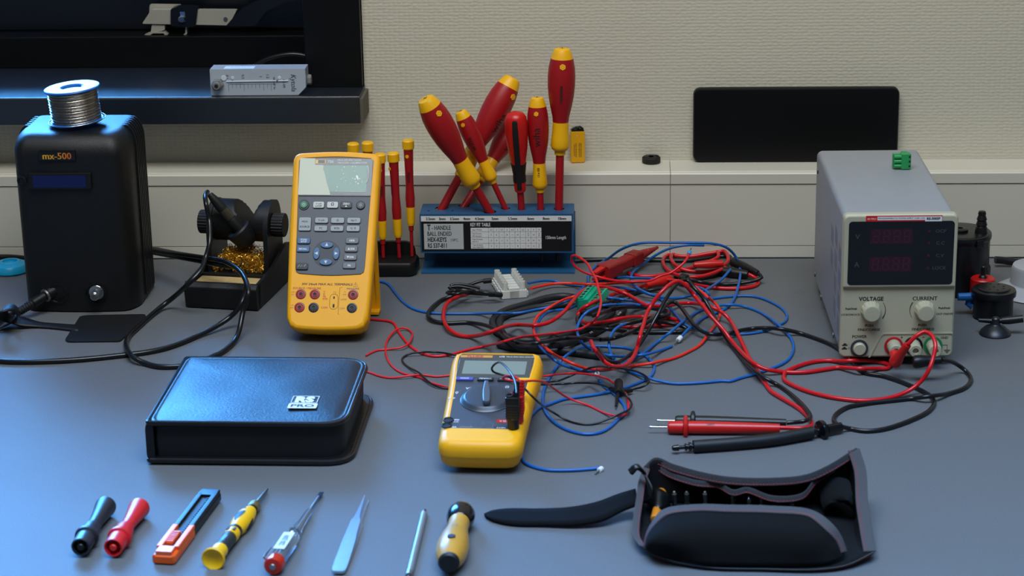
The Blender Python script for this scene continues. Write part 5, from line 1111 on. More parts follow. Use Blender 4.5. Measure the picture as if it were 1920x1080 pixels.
probe('test_probe', 'black test probe with a steel tip lying behind the red one', (1230, 788, 6), (1266, 789, 6), (1474, 793, 6), 5.2, 3.6, M_black)
T, N, E_ = at(1265, 840, .006)*1000, at(1300, 837, .006)*1000, at(1522, 811, .0065)*1000
SP3 = thing('sleeved_probe', 'black probe in a thick matt sleeve, lying in front of the red probe', 'probe', (N.x*.001, N.y*.001, 0))
c = Vector((N.x, N.y, 0)); cur = spline([N-c, at(1380, 831, .0062)*1000-c, at(1450, 824, .0062)*1000-c, E_-c], k=6)
mb = MB(); mb.tube(cur, 5.6, M_blackr, 18); mb.build('sleeve', SP3)
d = (T-N).normalized(); mb = MB(); mb.M = align(N-c+d*-1, T-c); mb.lathe([(2.2, 0), (2.2, 3), (4.2, 3.2), (4.2, 5), (2.4, 5.2), (2.4, 7), (3.4, 7.3), (3.4, 8.6), (1.8, 9), (1.8, 14), (3.0, 14.6), (2.6, 19), (1.6, 20.5)], M_blackg, 18); mb.build('nozzle', SP3)
A_, B_ = at(1521, 811, .0065)*1000-c, at(1578, 800, .0062)*1000-c; Lq = (B_-A_).length
mb = MB(); mb.M = align(A_, B_); mb.lathe([(3.2, 0), (3.2, Lq*.22), (4.2, Lq*.24), (9.2, Lq*.28), (9.6, Lq*.34), (9.2, Lq*.40), (3.6, Lq*.42), (3.8, Lq*.5), (4.6, Lq*.52), (4.2, Lq*.98), (3, Lq)], M_blackg, 28); mb.build('collar', SP3)
# ================================================================== zip case
ZC = thing('zip_case', 'black leather-look zip case with white logo, lying closed on the bench', 'case', (-.338, -.5345, 0), -.012)
M_lea = mat('black_leatherette', '#0a0b0e', .42, bump=.4, bscale=420, spec=.46); M_pipe = mat('black_piping', '#101216', .32); M_page = mat('black_nylon_gusset', '#0b0c0f', .6, bump=.3)
CW, CDp, CH = 176, 170, 43
def cover(w_, d_, r=26, cx=0, cy=0): return round_poly([(-w_/2+cx, -d_/2+cy), (w_/2+cx, -d_/2+cy), (w_/2+cx, d_/2+cy), (-w_/2+cx, d_/2+cy)], [3, r, r, 3], 8)
ob, ot = cover(CW+4, CDp+2, 26, 1), cover(CW, CDp)
mb = MB(); ob = [(x+(.6 if x > 0 else 0), y) for x, y in ob]
mb.stack(ob, [(.4, 3), (1.2, 1), (3, 0), (5, 1), (5.8, 3)], M_lea); mb.build('lower_cover', ZC)
mb = MB(); mb.stack(cover(CW-10, CDp-10, 22, 1), [(5.8, 0), (12, -.5), (22, -1), (30, -.5), (34.6, 0)], M_page); mb.build('gusset', ZC)
n_ = 96; cc = (0, 0); rings = []
for z, d in ((34.8, 4), (35.5, 1), (37.5, 0), (39.6, .8), (40.6, 2.6), (40.2, 4.2), (39.8, 5.0), (40.8, 7), (41.6, 14), (42.3, 30), (42.6, 50), (42.6, 70)):
    o_ = polar(offset(ot, d) if d < 20 else [(x*(1-d/88), y*(1-d/85)) for x, y in ot], cc, n_); rings.append([(x, y, z-(1.6*max(0, 1-abs(y+CDp/2)/40) if d > 6 else 0)+.5*math.sin(x*.06)*math.cos(y*.05)*(d > 8)) for x, y in o_])
mb = MB(); mb.loft(rings, M_lea); mb.build('upper_cover', ZC, angle=60)
def piping(o_, z, r, nm, skip=None):
    m = MB(); pts = [(x, y, z+(.7*math.sin(x*.05)+.5*math.sin(y*.07))) for x, y in o_]; m.tube(pts+[pts[0]], r, M_pipe, 8); m.build(nm, ZC)
piping(offset(ot, .6), 38.4, 2.3, 'piping'); piping(offset(ob, .4), 3.2, 2.3, 'piping')
mb = MB(); mb.loft([[(x, y, z) for x, z in round_poly([(-CW/2-.5, 2.5), (-CW/2+5, 3.5), (-CW/2+5, 37), (-CW/2-.5, 39.5), (-CW/2-2.2, 34), (-CW/2-2.2, 8)], [1, 1, 1, 2, 6, 6], 4)] for y in (-CDp/2+.5, CDp/2-.5)], M_lea); mb.build('spine', ZC)
M_st = mat('grey_thread', '#5a6472', .6)
mb = MB(); so = offset(ot, 4.6); pts = [Vector((x, y, 40.0)) for x, y in so]; acc = 0
for i in range(len(pts)):
    a, b = pts[i], pts[(i+1) % len(pts)]; L_ = (b-a).length; k = max(1, int(L_/3.4))
    for j in range(k): mb.tube([a.lerp(b, (j+.15)/k), a.lerp(b, (j+.8)/k)], .28, M_st, 4)
mb.build('stitching', ZC)['kind'] = 'stuff'
pc = (at(571, 757, .042)-ZC.location)*1000
mb = MB(); mb.M = TR((pc.x, pc.y, 42.95)) @ RZ(.0)
fr_o = [(-11.5, 1), (9.5, 1), (13.5, 17.5), (-7.5, 17.5)]; SH = Matrix(((1, 0, 0, 0), (0, 1, 0, 0), (0, 0, 1, 0), (0, 0, 0, 1)))
def slant(m, x0, x1, y0, y1, mt, z=0, t=.3): m.prism(round_poly([(x0, y0), (x1, y0), (x1, y1), (x0, y1)], min(1.5, (y1-y0)*.3), 3), z, z+t, mt)
slant(mb, -13, 13, -13.5, -1.5, M_white)
for a in ((-12, 12, -.2, .5), (-12, 12, 16.5, 17.2)): slant(mb, *a, M_white)
for a in ((-12, -11.3, -.2, 17), (11.3, 12, -.2, 17)): mb.box(a[0], a[1], a[2], a[3], 0, .3, M_white)
mb.text('RS', TR((0, 8.2, 0)), 18, M_white, sx=.88, bold=.07, h=.35); mb.text('PRO', TR((0, -7.6, .1)), 9, M_lea, sx=1.25, bold=.03, h=.35); mb.build('logo', ZC, label='white square logo')

# ================================================================== small tools in the front row
def lay(name, lab, cat, a, b, roll=0.0):
    """a, b: (u, v, z mm) ends of the axis; local z runs a->b, local -y faces up"""
    A_, B_ = at(*a[:2], a[2]*.001)*1000, at(*b[:2], b[2]*.001)*1000; d = (B_-A_).normalized(); up = Vector((0, 0, 1)); x = up.cross(d).normalized()*-1; y = d.cross(x)
    x = d.cross(up).normalized(); y = d.cross(x).normalized()       # y points down
    R_ = Matrix((x, y, d)).transposed().to_4x4()
    if R_.to_3x3().determinant() < 0: R_ = Matrix((-x, y, d)).transposed().to_4x4()
    o = thing(name, lab, cat, M=Matrix.Translation(A_*.001) @ R_ @ RZ(roll)); return o, (B_-A_).length
for nm, lab, a, b, m, core in (('probe_shroud', 'black flared rubber shroud with a collar, leftmost of the front row of tools', (151, 1026, 9.5), (199, 948, 9), mat('dark_slate_rubber', '#1c2128', .42), M_black),
                              ('probe_shroud', 'red flared rubber shroud with a collar, beside its black twin', (212, 1027, 9.5), (262, 951, 9), mat('red_rubber', '#d01b24', .38), mat('red_core', '#d8281c', .4))):
    o, L = lay(nm, lab, 'shroud', a, b)
    mb = MB(); mb.lathe([(5.4, 8), (6.2, 0), (7.3, -.4), (7.8, .6), (8.0, L*.2), (7.6, L*.22)], m, 32, caps=False)
    mb.lathe([(5.4, 8), (.1, 8)], m, 32, caps=False)
    mb.lathe([(7.6, L*.20), (9.6, L*.215), (10.0, L*.24), (9.6, L*.265), (7.8, L*.28), (7.7, L*.42), (6.2, L*.45), (5.6, L*.5), (5.8, L*.62), (7.4, L*.82), (8.8, L*.95), (8.8, L*.99), (7.9, L), (7, L-4), (.1, L-6)], m, 32, caps=False); mb.build('sleeve', o)
    mb = MB(); mb.cyl(3, -1, 8, core, .8, n=20); mb.build('core', o)
# utility knife
o, L = lay('utility_knife', 'orange and black snap-off knife with its slider near the orange end', 'knife', (306, 1047, 6), (397, 926, 6))
M_or = mat('orange_plastic', '#ee5a10', .38); M_or_sheen = mat('orange_with_painted_sheen', '#e8683a', .3)  # the paler orange has the glossy reflection on top put into its colour
def bar(m, z0, z1, w_, h0, h1, mt, bev=1.2, w2_=None):
    pr = [(-h1, -w_/2), (-h1, w_/2)]
    m.loft([[(x, y, z) for x, y in rrect(w_-2*i, (h1-h0)-2*i, 2, 3, 0, -(h0+h1)/2)] for z, i in ((z0, bev), (z0+bev, 0), (z1-bev, 0), (z1, bev))], mt)
# body halves leave a channel between two rails
cut = L*.42
mb = MB(); bar(mb, 0, cut, 18.8, -5.6, 2.5, M_or, 1.4); 
for sx in (-1, 1): mb.box(sx*9.4-(5 if sx > 0 else 0), sx*9.4+(0 if sx > 0 else 5), -5.5, -2, 12, cut, M_or, .8, M=Matrix())
mb.box(-6.8, 6.8, -5.6, -2, 1, 13, M_or_sheen, .8); mb.build('grip', o)
M_kb = mat('black_knife_body', '#0a0b0d', .38, spec=.35)
mb = MB(); bar(mb, cut-.1, L, 17.2, -5.2, 2.5, M_kb, 1.4)
for sx in (-1, 1): mb.box(sx*8.6-(4.6 if sx > 0 else 0), sx*8.6+(0 if sx > 0 else 4.6), -5.3, -2, cut, L-8, M_kb, .8)
mb.box(-8.4, 8.4, -5.3, -2, L-14, L-1, M_kb, 1.2); mb.build('body', o)
mb = MB(); pts = []
mb.box(-3.9, 3.9, -3.0, -2.4, 14, L-14, M_ink)
for i in range(26): z = 16+(L-32)*i/26; mb.box(2.0, 3.8, -4.6, -3.0, z, z+1.8, M_black, .3)
mb.build('blade_channel', o)
mb = MB(); mb.box(-2.8, 2.8, -6.6, -3.1, 16, 40, M_or, .9)
for i in range(6): mb.box(-3.2, 3.2, -7.6, -6, 17+i*3.6, 19+i*3.6, M_or if i < 3 else M_or_sheen, .6)
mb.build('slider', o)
# yellow precision driver
o, L = lay('precision_screwdriver', 'yellow and black precision screwdriver with a wide yellow end cap, in the front row', 'screwdriver', (399, 1049, 8.5), (502, 917, 3.5))
del_ = o
mb = MB(); mb.lathe([(.1, 3.2), (4.5, 2.8), (7.4, .8), (8.8, 0), (9.6, .8), (9.4, 2.5), (7.4, 6), (6.4, 10), (6.6, 19), (6.2, 20)], M_yel2, 32); mb.build('end_cap', o)
mb = MB(); mb.lathe([(6.1, 20), (6.0, 21), (6.0, 44), (5.4, 45)], mat('dark_green_black_grip', '#1e2626', .45), 28); q_ = mb.build('barrel', o)
mb = MB(); mb.text('PH00', TR((0, -6.1, 32)) @ RX(PI/2) @ RZ(PI/2), 4.5, M_steel, h=.0); mb.text('CR-V', TR((2.2, -5.8, 31)) @ RX(PI/2) @ RZ(PI/2) @ RY(.3), 3, M_steel, h=.0); mb.build('lettering', q_)
mb = MB(); mb.lathe([(6.2, 45), (6.3, 52), (5.6, 57), (5.8, 60), (7.4, 68), (8.1, 78), (7.6, 90), (6.0, 100), (5.0, 104)], M_yel2, 32); mb.lathe([(5.9, 56.2), (6.2, 56.5), (6.2, 60), (5.9, 60.3)], M_black, 28)
gp = mb.build('grip', o)
for dx in (-2.6, 2.6): mb = MB(); mb.box(dx-1.1, dx+1.1, -6.6, -5.4, 47.5, 52.5, M_ink, .3); mb.build('slot', gp)
for a_ in (-.25, -.25+PI*.66, -.25-PI*.66):
    mb = MB(); rows = []
    for i in range(9):
        t = i/8; z = 66+30*t; hw_ = 4.2*math.sin(PI*min(.97, max(.03, t))); rr = 8.35-abs(t-.4)*2.2
        rows.append([(math.sin(a_+s*hw_/rr)*rr, -math.cos(a_+s*hw_/rr)*rr, z) for s in (-1, -.5, 0, .5, 1)])
    mb.loft(rows, M_blackr, closed=False); mb.build('inlay', gp)
mb = MB(); mb.lathe([(5.6, 103), (5.8, 104), (5.6, 106)], M_black, 28); mb.lathe([(4.8, 105), (5.4, 107), (5.2, 116), (3.6, 119)], mat('knurled_brass', '#a18c5c', .35, metal=.8, bump=.8, bscale=900), 28); mb.lathe([(3, 119), (3.2, 120), (2.2, 123)], M_chrome, 20); mb.lathe([(2, 123), (1.9, 130), (1.2, L-4), (.7, L)], M_steel, 14); mb.build('chuck', o)
# mains tester
o, L = lay('voltage_tester', 'clear plastic mains tester screwdriver with a red cap and pocket clip', 'tester', (511, 1063, 8), (603, 923, 3))
M_clr = mat('clear_acrylic', '#dfe8f0', .06, trans=.92, ior=1.49, vary=0)
mb = MB(); mb.lathe([(3, 0), (6.6, .4), (7.6, 2), (7.8, 10), (7.2, 11.5)], mat('translucent_red_cap', '#d0250f', .2, trans=.2), 28); mb.build('cap', o)
mb = MB(); mb.cyl(2.6, -1, 1.4, M_steel, .5, n=20); mb.build('contact', o)
mb = MB(); mb.lathe([(6.6, 11.6), (6.9, 14), (6.9, 58), (5.2, 64), (4.0, 68), (5.6, 69), (5.6, 71), (4.0, 72.5), (4.2, 80), (3.2, 92), (2.6, 118), (2.0, 120)], M_clr, 8); mb.build('barrel', o, angle=25)
mb = MB(); mb.cyl(2.0, 14, 40, mat('spring_steel', '#c8ccd0', .3, metal=1), n=14); mb.cyl(2.4, 40, 58, mat('white_resistor', '#d8cfc0', .4), n=14); mb.cyl(1.2, 58, L-10, M_steel, n=12); mb.box(-1.8, 1.8, -.5, .5, L-11, L, mat('dark_blade', '#30343a', .35, metal=.8), .2); mb.build('blade', o)
mb = MB(); mb.box(-4.6, 4.6, -7.35, -6.75, 20, 54, mat('translucent_white_plate', '#cfd8e4', .35), .2); mb.text('220-250V', TR((0, -7.4, 37)) @ RX(PI/2) @ RZ(PI/2), 6.5, mat('blue_grey_print', '#44526a', .5), sx=.85, bold=.02); mb.build('rating_plate', o)
mb = MB(); mb.tube([(-7.2, -2, 9), (-9.4, -3.4, 10), (-9.6, -3.6, 16), (-9, -3.6, 30)], [1, 1.1, 1, .5], M_steel, 8); mb.build('clip', o)
# tweezers
o, L = lay('tweezers', 'polished steel tweezers lying with their points away from the viewer', 'tweezers', (634, 1073, 3.0), (684, 934, 3.2))
M_pol = mat('polished_steel', '#dfe4ec', .26, metal=1)
def arm(s):
    m = MB(); rows = []
    for z, w_, dx, y in ((0, 3.5, 0, 0), (1.5, 5.0, 0, 0), (6, 5.6, 0, 0), (30, 5.6, s*.4, 0), (60, 5.2, s*1.6, 0), (66, 4.6, s*2.1, 0), (95, 3.9, s*3.2, 0), (99, 2.5, s*3.0, 0), (112, 1.6, s*2.6, 0), (L, .35, s*2.2, 0)):
        rows.append([(dx*1.0+x, y+k, z) for x, k in ((-w_, .5*s), (w_, .5*s))])
    loops = []
    for z, w_, dx, y in ((0, 3.4, 0, 0), (1.5, 5.0, 0, 0), (6, 5.6, 0, 0), (30, 5.6, 0, .3), (60, 5.2, 0, 1.0), (66, 4.6, 0, 1.3), (95, 3.9, 0, 1.8), (99, 2.4, 0, 1.9), (112, 1.5, 0, 1.9), (L, .35, 0, 1.7)):
        yy = s*(y+.65); loops.append([(dx+x, yy+k*.45, z) for x, k in ((-w_, -1), (w_, -1), (w_, 1), (-w_, 1))])
    m.loft(loops, M_pol); return m
for s in (-1, 1): m_ = arm(s); q_ = m_.build('arm', o, angle=30)
if True:
    for ch, s in zip([c_ for c_ in o.children], (-1, 1)): ch.rotation_euler = (0, .022 if s > 0 else 0, 0); ch.location = (0, 0, 0)
# scribing pen
o, L = lay('scriber', 'thin knurled silver scriber with a dark red tip, upright in the row of tools', 'scriber', (766, 1083, 3), (797, 955, 3))
mb = MB(); mb.lathe([(1.6, 2), (2.9, 3), (3.0, 9), (2.6, 9.3)], M_steel, 18); 
pr = []; z = 9.5
while z < L-10: pr += [(2.9, z), (2.9, z+1.2), (2.6, z+1.4), (2.6, z+1.7)]; z += 1.9
mb.lathe(pr, mat('matt_aluminium', '#b4bac2', .35, metal=.8), 14); mb.build('barrel', o)
mb = MB(); mb.lathe([(1.7, L-10), (1.5, L-3), (.8, L)], mat('maroon_tip', '#4a1218', .4), 12); mb.build('tip', o); mb = MB(); mb.lathe([(1.6, 2), (1.5, -6), (.8, -8)], MATS['maroon_tip'], 12); mb.build('tip', o)
# wooden driver handle
o, L = lay('bit_handle', 'amber wooden bit handle with black ends lying right of the thin scriber', 'screwdriver handle', (841, 1057, 12.0), (868, 953, 11))
M_wood = mat('amber_lacquered_wood', '#c58d2f', .38, vary=.25, vscale=30, coat=.3)
mb = MB(); mb.lathe([(.1, 0), (7, 0), (8.6, 2), (8.2, 5)], M_blackr, 32); mb.build('end_cap', o)
mb = MB(); mb.lathe([(8.0, 4), (9.6, 7), (12, 16), (12.9, 26), (12.6, 36), (11, 50), (9.0, 62), (8.4, 72), (8.8, 79), (8.6, 80)], M_wood, 40); gw = mb.build('grip', o)
mb = MB(); mb.M = TR((0, -12.2, 24)) @ RX(PI/2); mb.prism([(x*3.6, y*3.6) for x, y in HEXI], -1.5, 1.2, M_ink, .2); mb.build('hex_mark', gw)
mb = MB(); mb.text('⛭', TR((0, -10.9, 50)) @ RX(PI/2+.1), 8, mat('faded_print', '#8a7a6a', .6)); mb.text('RS', TR((0, -11, 48)) @ RX(PI/2+.1), 5, MATS['faded_print']); mb.build('lettering', gw)
mb = MB(); mb.lathe([(8.6, 80), (9.6, 81), (11.4, 88), (11.6, 96), (9.5, 102), (8.8, 103)], M_blackg, 36); mb.lathe([(8.8, 103), (9.2, 104), (7.6, 108), (4, 108), (3.6, 104), (.1, 104)], M_chrome, 32, caps=False); mb.build('collar', o)

# ================================================================== tool pouch
TP = thing('tool_pouch', 'open black fabric tool pouch with grey binding and red stitching, lying front right', 'tool pouch', (at(1420, 1010).x, at(1420, 1010).y, 0))
tp0 = TP.location*1000
M_fab = mat('black_nylon_fabric', '#070709', .9, bump=.6, bscale=900, spec=.25); M_fab2 = mat('black_brown_canvas', '#0a0908', .95, spec=.2, bump=.8, bscale=1100); M_bind = mat('grey_webbing', '#454344', .9, bump=.9, bscale=1400); M_rth = mat('red_thread', '#b3262c', .6)
def L3(pts): return [at(p[0], p[1], p[2]*.001)*1000-tp0 for p in pts]
def rs(P, n):
    S = spline(P, k=10); d = [0]
    for a, b in zip(S, S[1:]): d.append(d[-1]+(b-a).length)
    out = []; j = 0
    for i in range(n):
        t = d[-1]*i/(n-1)
        while j < len(d)-2 and d[j+1] < t: j += 1
        out.append(S[j].lerp(S[j+1], (t-d[j])/max(1e-9, d[j+1]-d[j])))
    return out
def surf(name, lines, m, par=TP, thick=.0012, n=40, rows=10, bulge=None):
    C_ = [rs(l, n) for l in lines]; grid = []
    cols = [spline([c_[i] for c_ in C_], k=max(2, rows//max(1, len(C_)-1))) if len(C_) > 2 else [C_[0][i].lerp(C_[1][i], k/rows) for k in range(rows+1)] for i in range(n)]
    R_ = [[tuple(cols[i][k]) for i in range(n)] for k in range(len(cols[0]))]
    mb = MB(); mb.sheet(R_, m); return mb.build(name, par, angle=80, solid=thick)
def band(name, line, w_, par=TP, up=(0, 0, 1), m=M_bind, thr=True, n=70, out=(0, -1, .3), th=.9, inset=0.0):
    """webbing folded over an edge with a row of red stitches"""
    P = rs(line, n); U_ = up if isinstance(up, list) else [Vector(up).normalized()]*n if not callable(up) else [up(i/(n-1)) for i in range(n)]
    O = Vector(out).normalized() if not callable(out) else None; mb = MB(); loops = []
    for i, p in enumerate(P):
        t = (P[min(i+1, n-1)]-P[max(i-1, 0)]).normalized(); u = U_[i]-t*U_[i].dot(t); u.normalize(); o_ = t.cross(u).normalized()
        a, b = p+u*w_*.15, p-u*w_*.85
        loops.append([tuple(a+o_*th*.6), tuple(a+u*.8), tuple(a-o_*th*.6), tuple(b-o_*th), tuple(b-u*.3), tuple(b+o_*th)])
    mb.loft(loops, m); b_ = mb.build(name, par, angle=60)
    if thr:
        mb = MB()
        for sgn in (-1, 1):
            for i in range(n-1):
                p, q = P[i], P[i+1]; t = (q-p).normalized(); u = U_[i]-t*U_[i].dot(t); u.normalize(); o_ = t.cross(u).normalized()
                k = max(1, int((q-p).length/2.6))
                for j in range(k):
                    a = p.lerp(q, (j+.1)/k)-u*w_*.66+o_*sgn*(th+.05); b = p.lerp(q, (j+.75)/k)-u*w_*.66+o_*sgn*(th+.05); mb.tube([a, b], .22, M_rth, 4)
        s_ = mb.build('stitching', b_); s_['kind'] = 'stuff'
    return b_
back_top = L3([(1209, 877, 34), (1229, 861, 40), (1262, 873, 38), (1311, 887, 34), (1367, 897, 33), (1449, 899, 33), (1510, 893, 35), (1550, 877, 40), (1607, 842, 52)])
floor_back = L3([(1200, 945, 2), (1230, 944, 2), (1311, 946, 2), (1367, 948, 2), (1449, 948, 2), (1510, 946, 2), (1560, 942, 2), (1618, 935, 2)])
front_bot = L3([(1202, 1024, 8), (1246, 1048, 4), (1327, 1064, 2.5), (1428, 1067, 2.5), (1530, 1068, 3), (1587, 1060, 4), (1638, 1036, 8)])
surf('back_panel', [back_top, floor_back], M_fab)
surf('floor_panel', [[p+Vector((0, 0, .3)) for p in floor_back], L3([(1202, 985, 1.2), (1260, 995, 1.2), (1400, 1000, 1.2), (1530, 1000, 1.2), (1628, 985, 1.2)]), front_bot], M_fab)
band('binding', back_top, 6, out=(0, -1, 0)); band('binding', front_bot, 6.5, up=(0, -.85, .5), out=(0, -1, 1))
left_edge = L3([(1209, 877, 34), (1200, 905, 28), (1196, 935, 20), (1190, 975, 12), (1190, 1005, 9), (1202, 1024, 8)])
surf('side_panel', [left_edge, L3([(1212, 893, 26), (1208, 925, 14), (1206, 950, 2), (1203, 985, 1.6), (1206, 1010, 2), (1212, 1024, 4)])], M_fab, rows=4)
band('binding', left_edge, 5, up=(-1, 0, .4), out=(0, 0, 1))
right_edge = L3([(1607, 842, 52), (1619, 881, 40), (1623, 942, 24), (1630, 990, 14), (1638, 1034, 8)])
surf('side_panel', [right_edge, L3([(1586, 866, 40), (1594, 900, 24), (1600, 950, 4), (1604, 1000, 2), (1606, 1045, 3)])], M_fab, rows=6)
band('binding', right_edge, 9, up=(1, 0, .1), out=(0, 0, 1))
fp_top = L3([(1209, 1022, 9), (1214, 1000, 18), (1225, 980, 26), (1246, 958, 33), (1307, 949, 35), (1367, 950, 36), (1449, 952, 36), (1522, 960, 34), (1562, 989, 27), (1576, 1010, 18), (1585, 1034, 9)])
fp_mid = L3([(1212, 1028, 10), (1216, 1020, 17), (1230, 1016, 22), (1250, 1012, 25), (1307, 1006, 26), (1367, 1006, 26), (1449, 1008, 26), (1522, 1014, 24), (1556, 1022, 18), (1570, 1030, 14), (1582, 1038, 9)])
fp_bot = L3([(1212, 1030, 9), (1220, 1036, 7), (1240, 1044, 6), (1262, 1050, 5), (1315, 1059, 5), (1370, 1061, 5), (1449, 1062, 5), (1522, 1061, 5), (1550, 1057, 6), (1568, 1050, 7), (1584, 1040, 9)])
surf('front_pocket', [fp_top, fp_mid, fp_bot], M_fab2, n=50, rows=12); band('binding', fp_top, 9.5, up=[(a-b).normalized() for a, b in zip(rs(fp_top, 90), rs(fp_mid, 90))], n=90, th=1.6)
ip_top = L3([(1233, 872, 35), (1254, 886, 31), (1307, 903, 27), (1347, 907, 26), (1376, 921, 24), (1400, 916, 25), (1449, 932, 23), (1502, 928, 24), (1530, 898, 30), (1562, 877, 38)])
surf('inner_pocket', [ip_top, L3([(1225, 935, 3), (1250, 937, 3), (1307, 940, 3), (1347, 941, 3), (1376, 942, 3), (1400, 942, 3), (1449, 943, 3), (1502, 942, 3), (1535, 940, 3), (1575, 936, 3)])], M_fab); band('binding', ip_top, 4.5, out=(0, -1, .2))
# elastic loop and webbing
surf('elastic_loop', [L3([(1537, 905, 22), (1560, 896, 28), (1590, 900, 30), (1598, 925, 26)]), L3([(1538, 935, 12), (1562, 935, 20), (1590, 938, 22), (1600, 950, 16)]), L3([(1545, 960, 6), (1556, 945, 16), (1580, 942, 18), (1602, 955, 8)])], M_fab, n=20, rows=6)
surf('elastic_band', [L3([(1220, 918, 16), (1236, 916, 20), (1252, 926, 16)]), L3([(1214, 945, 8), (1234, 955, 12), (1256, 950, 6)])], M_black, n=14, rows=5)
surf('hanging_loop', [L3([(1180, 881, 40), (1190, 871, 46), (1202, 880, 40), (1213, 905, 30), (1216, 930, 20)]), L3([(1184, 890, 38), (1196, 880, 43), (1210, 890, 36), (1225, 918, 26), (1222, 936, 18)])], M_black, n=24, rows=3, thick=.003)
M_vel = mat('hook_fabric_pile', '#090a0d', .95, bump=1.0, bscale=1500, spec=.2)
st_a = L3([(908, 966, 2.5), (922, 960, 4), (950, 956, 5), (1010, 956, 6), (1070, 953, 8), (1120, 943, 12), (1160, 928, 17), (1192, 918, 21)])
st_b = L3([(910, 969, 2), (926, 977, 2), (960, 984, 2), (1020, 985, 2.5), (1080, 984, 4), (1130, 975, 7), (1165, 958, 11), (1196, 946, 14)])
surf('strap', [st_a, st_b], M_vel, n=40, rows=4, thick=.0032)
# contents: things of their own, inside the pouch
a_, b_ = (1228, 975, 8), (1246, 896, 14)
o, L = lay('screwdriver', 'amber-handled small screwdriver tucked into the left end of the tool pouch', 'screwdriver', a_, b_)
M_amb = mat('amber_handle', '#d07a1a', .3)
mb = MB(); mb.lathe([(.1, 0), (3.4, .5), (4, 3), (3.6, L*.4), (4.6, L*.62), (3.2, L*.74), (2.2, L*.78), (2.4, L*.82), (2.2, L*.98), (.5, L)], M_amb, 20); mb.build('handle', o)
for i, u in enumerate((1266, 1289, 1323, 1375, 1405, 1428, 1459, 1484)):
    lb = ['farthest left of the eight steel bits standing in the pouch', 'second steel bit from the left in the pouch', 'third steel bit from the left in the pouch', 'fourth steel bit from the left in the pouch', 'fifth steel bit from the left in the pouch', 'third steel bit from the right in the pouch', 'second steel bit from the right in the pouch', 'farthest right of the eight steel bits standing in the pouch'][i]
    zt = 22 if i < 3 else 17; A_ = at(u, 955, .004); B_ = at(u-2+i*.3, 922 if i < 3 else 930, zt*.001)
    t = thing('driver_bit', lb, 'driver bit', M=Matrix.LocRotScale(A_, align(A_, B_).to_quaternion(), None), group='bits in the pouch'); L = (B_-A_).length*1000
    mb = MB(); mb.lathe([(2.2, 0), (2.2, L*.4), (1.6, L*.45), (1.6, L*.55), (2.1, L*.6)]+[(2.1-.25*(k % 2), L*(.6+.05*k)) for k in range(1, 7)]+[(1.2, L*.95), (.8, L)], M_steel if i % 2 else M_chrome, 6 if i % 2 else 12); mb.build('shank', t)

# ================================================================== on the window sill and trunking
p = aty(398, 178, .004)
FM_ = thing('flow_meter', 'clear acrylic flow meter with grey knob and printed scale lying on the window sill', 'flow meter', (-.4205, .006, .1904))
fw, fd, fh = 53.5, 24, 30
M_acr = mat('milky_acrylic', '#c8d2de', .12, trans=.35, ior=1.49, vary=0)
mb = MB(); mb.loft([[(x, y, z) for x, z in round_poly([(-fw, 0), (fw-8, 0), (fw+1, 9), (fw+1, fh), (-fw, fh)], [.6, .6, .6, .6, .6], 2)] for y in (0, .5, fd)], M_acr); mb.build('block', FM_)
F0 = lambda x, z: TR((x, -.05, z)) @ RX(PI/2)
M_gk = mat('grey_knob_plastic', '#77797c', .45); M_prt = mat('grey_black_print', '#2c3038', .6)
mb = MB(); mb.M = F0(-45, 13); mb.lathe([(6.4, 0), (7.2, 1), (7.0, 6), (6.0, 7.5)], M_gk, 6); mb.cyl(4.6, 7, 11, M_gk, .8); mb.cyl(2.2, 10.8, 11.3, M_ink); mb.build('knob', FM_)
mb = MB(); mb.M = TR((fw+1, 12, 15)) @ RY(PI/2); mb.cyl(6, .1, 5, M_gk, .8, n=6); mb.build('end_fitting', FM_)
mb = MB()
for x in (-38, -28, 25): mb.M = F0(x, 20 if x < 0 else 20); mb.cyl(3.2 if x in (-38, 34) else 2, 0, .8, mat('pale_acrylic_boss', '#c9d6e6', .15), .3, n=20)
mb.M = Matrix(); mb.tube([(-35, -.6, 16), (35, -.6, 16.6)], .8, MATS['pale_acrylic_boss'], 8); mb.build('tube', FM_)
mb = MB(); mb.M = F0(0, 0)
for i in range(13): x = -33+i*4.4; h_ = 7.5 if i in (0, 4, 9, 11) else 4.4; mb.box(x-.15, x+.15, 12.6-h_, 12.6, .1, .16, M_prt) 
mb.box(-33, 21, 12.6, 12.9, .1, .16, M_prt); mb.box(-5, 22, 16.3, 17.5, .9, 1.0, M_white)
for t, x in (('0.1', -34), ('0.5', -16), ('1', 4), ('1.2', 12)): mb.text(t, TR((x, 21.5, .05)) @ RZ(-PI/2), 4.2, M_prt)
mb.text('NL/min', TR((19, 16, .05)) @ RZ(-PI/2), 3.2, M_prt); mb.text('air', TR((19, 8, .05)) @ RZ(-PI/2), 3, M_prt); mb.text('Kytola', TR((41, 14, .05)) @ RZ(-PI/2), 8.5, M_prt, ital=.25, sx=.9); mb.text('KS-ER', TR((30, 13, .05)) @ RZ(-PI/2), 4, M_prt)
mb.cyl(1.1, .6, 1.3, mat('maroon_float', '#6a1a38', .4), n=14, M=TR((22.5, 16.6, 0))); mb.build('scale', FM_)
mb = MB(); mb.box(-38, -4, 3, 15, fh+.02, fh+.2, mat('pale_label_paper', '#c8d8ea', .5)); mb.text('FLOW 3 2.17', TR((-20, 9, fh+.1)), 4, M_prt); mb.build('label', FM_)
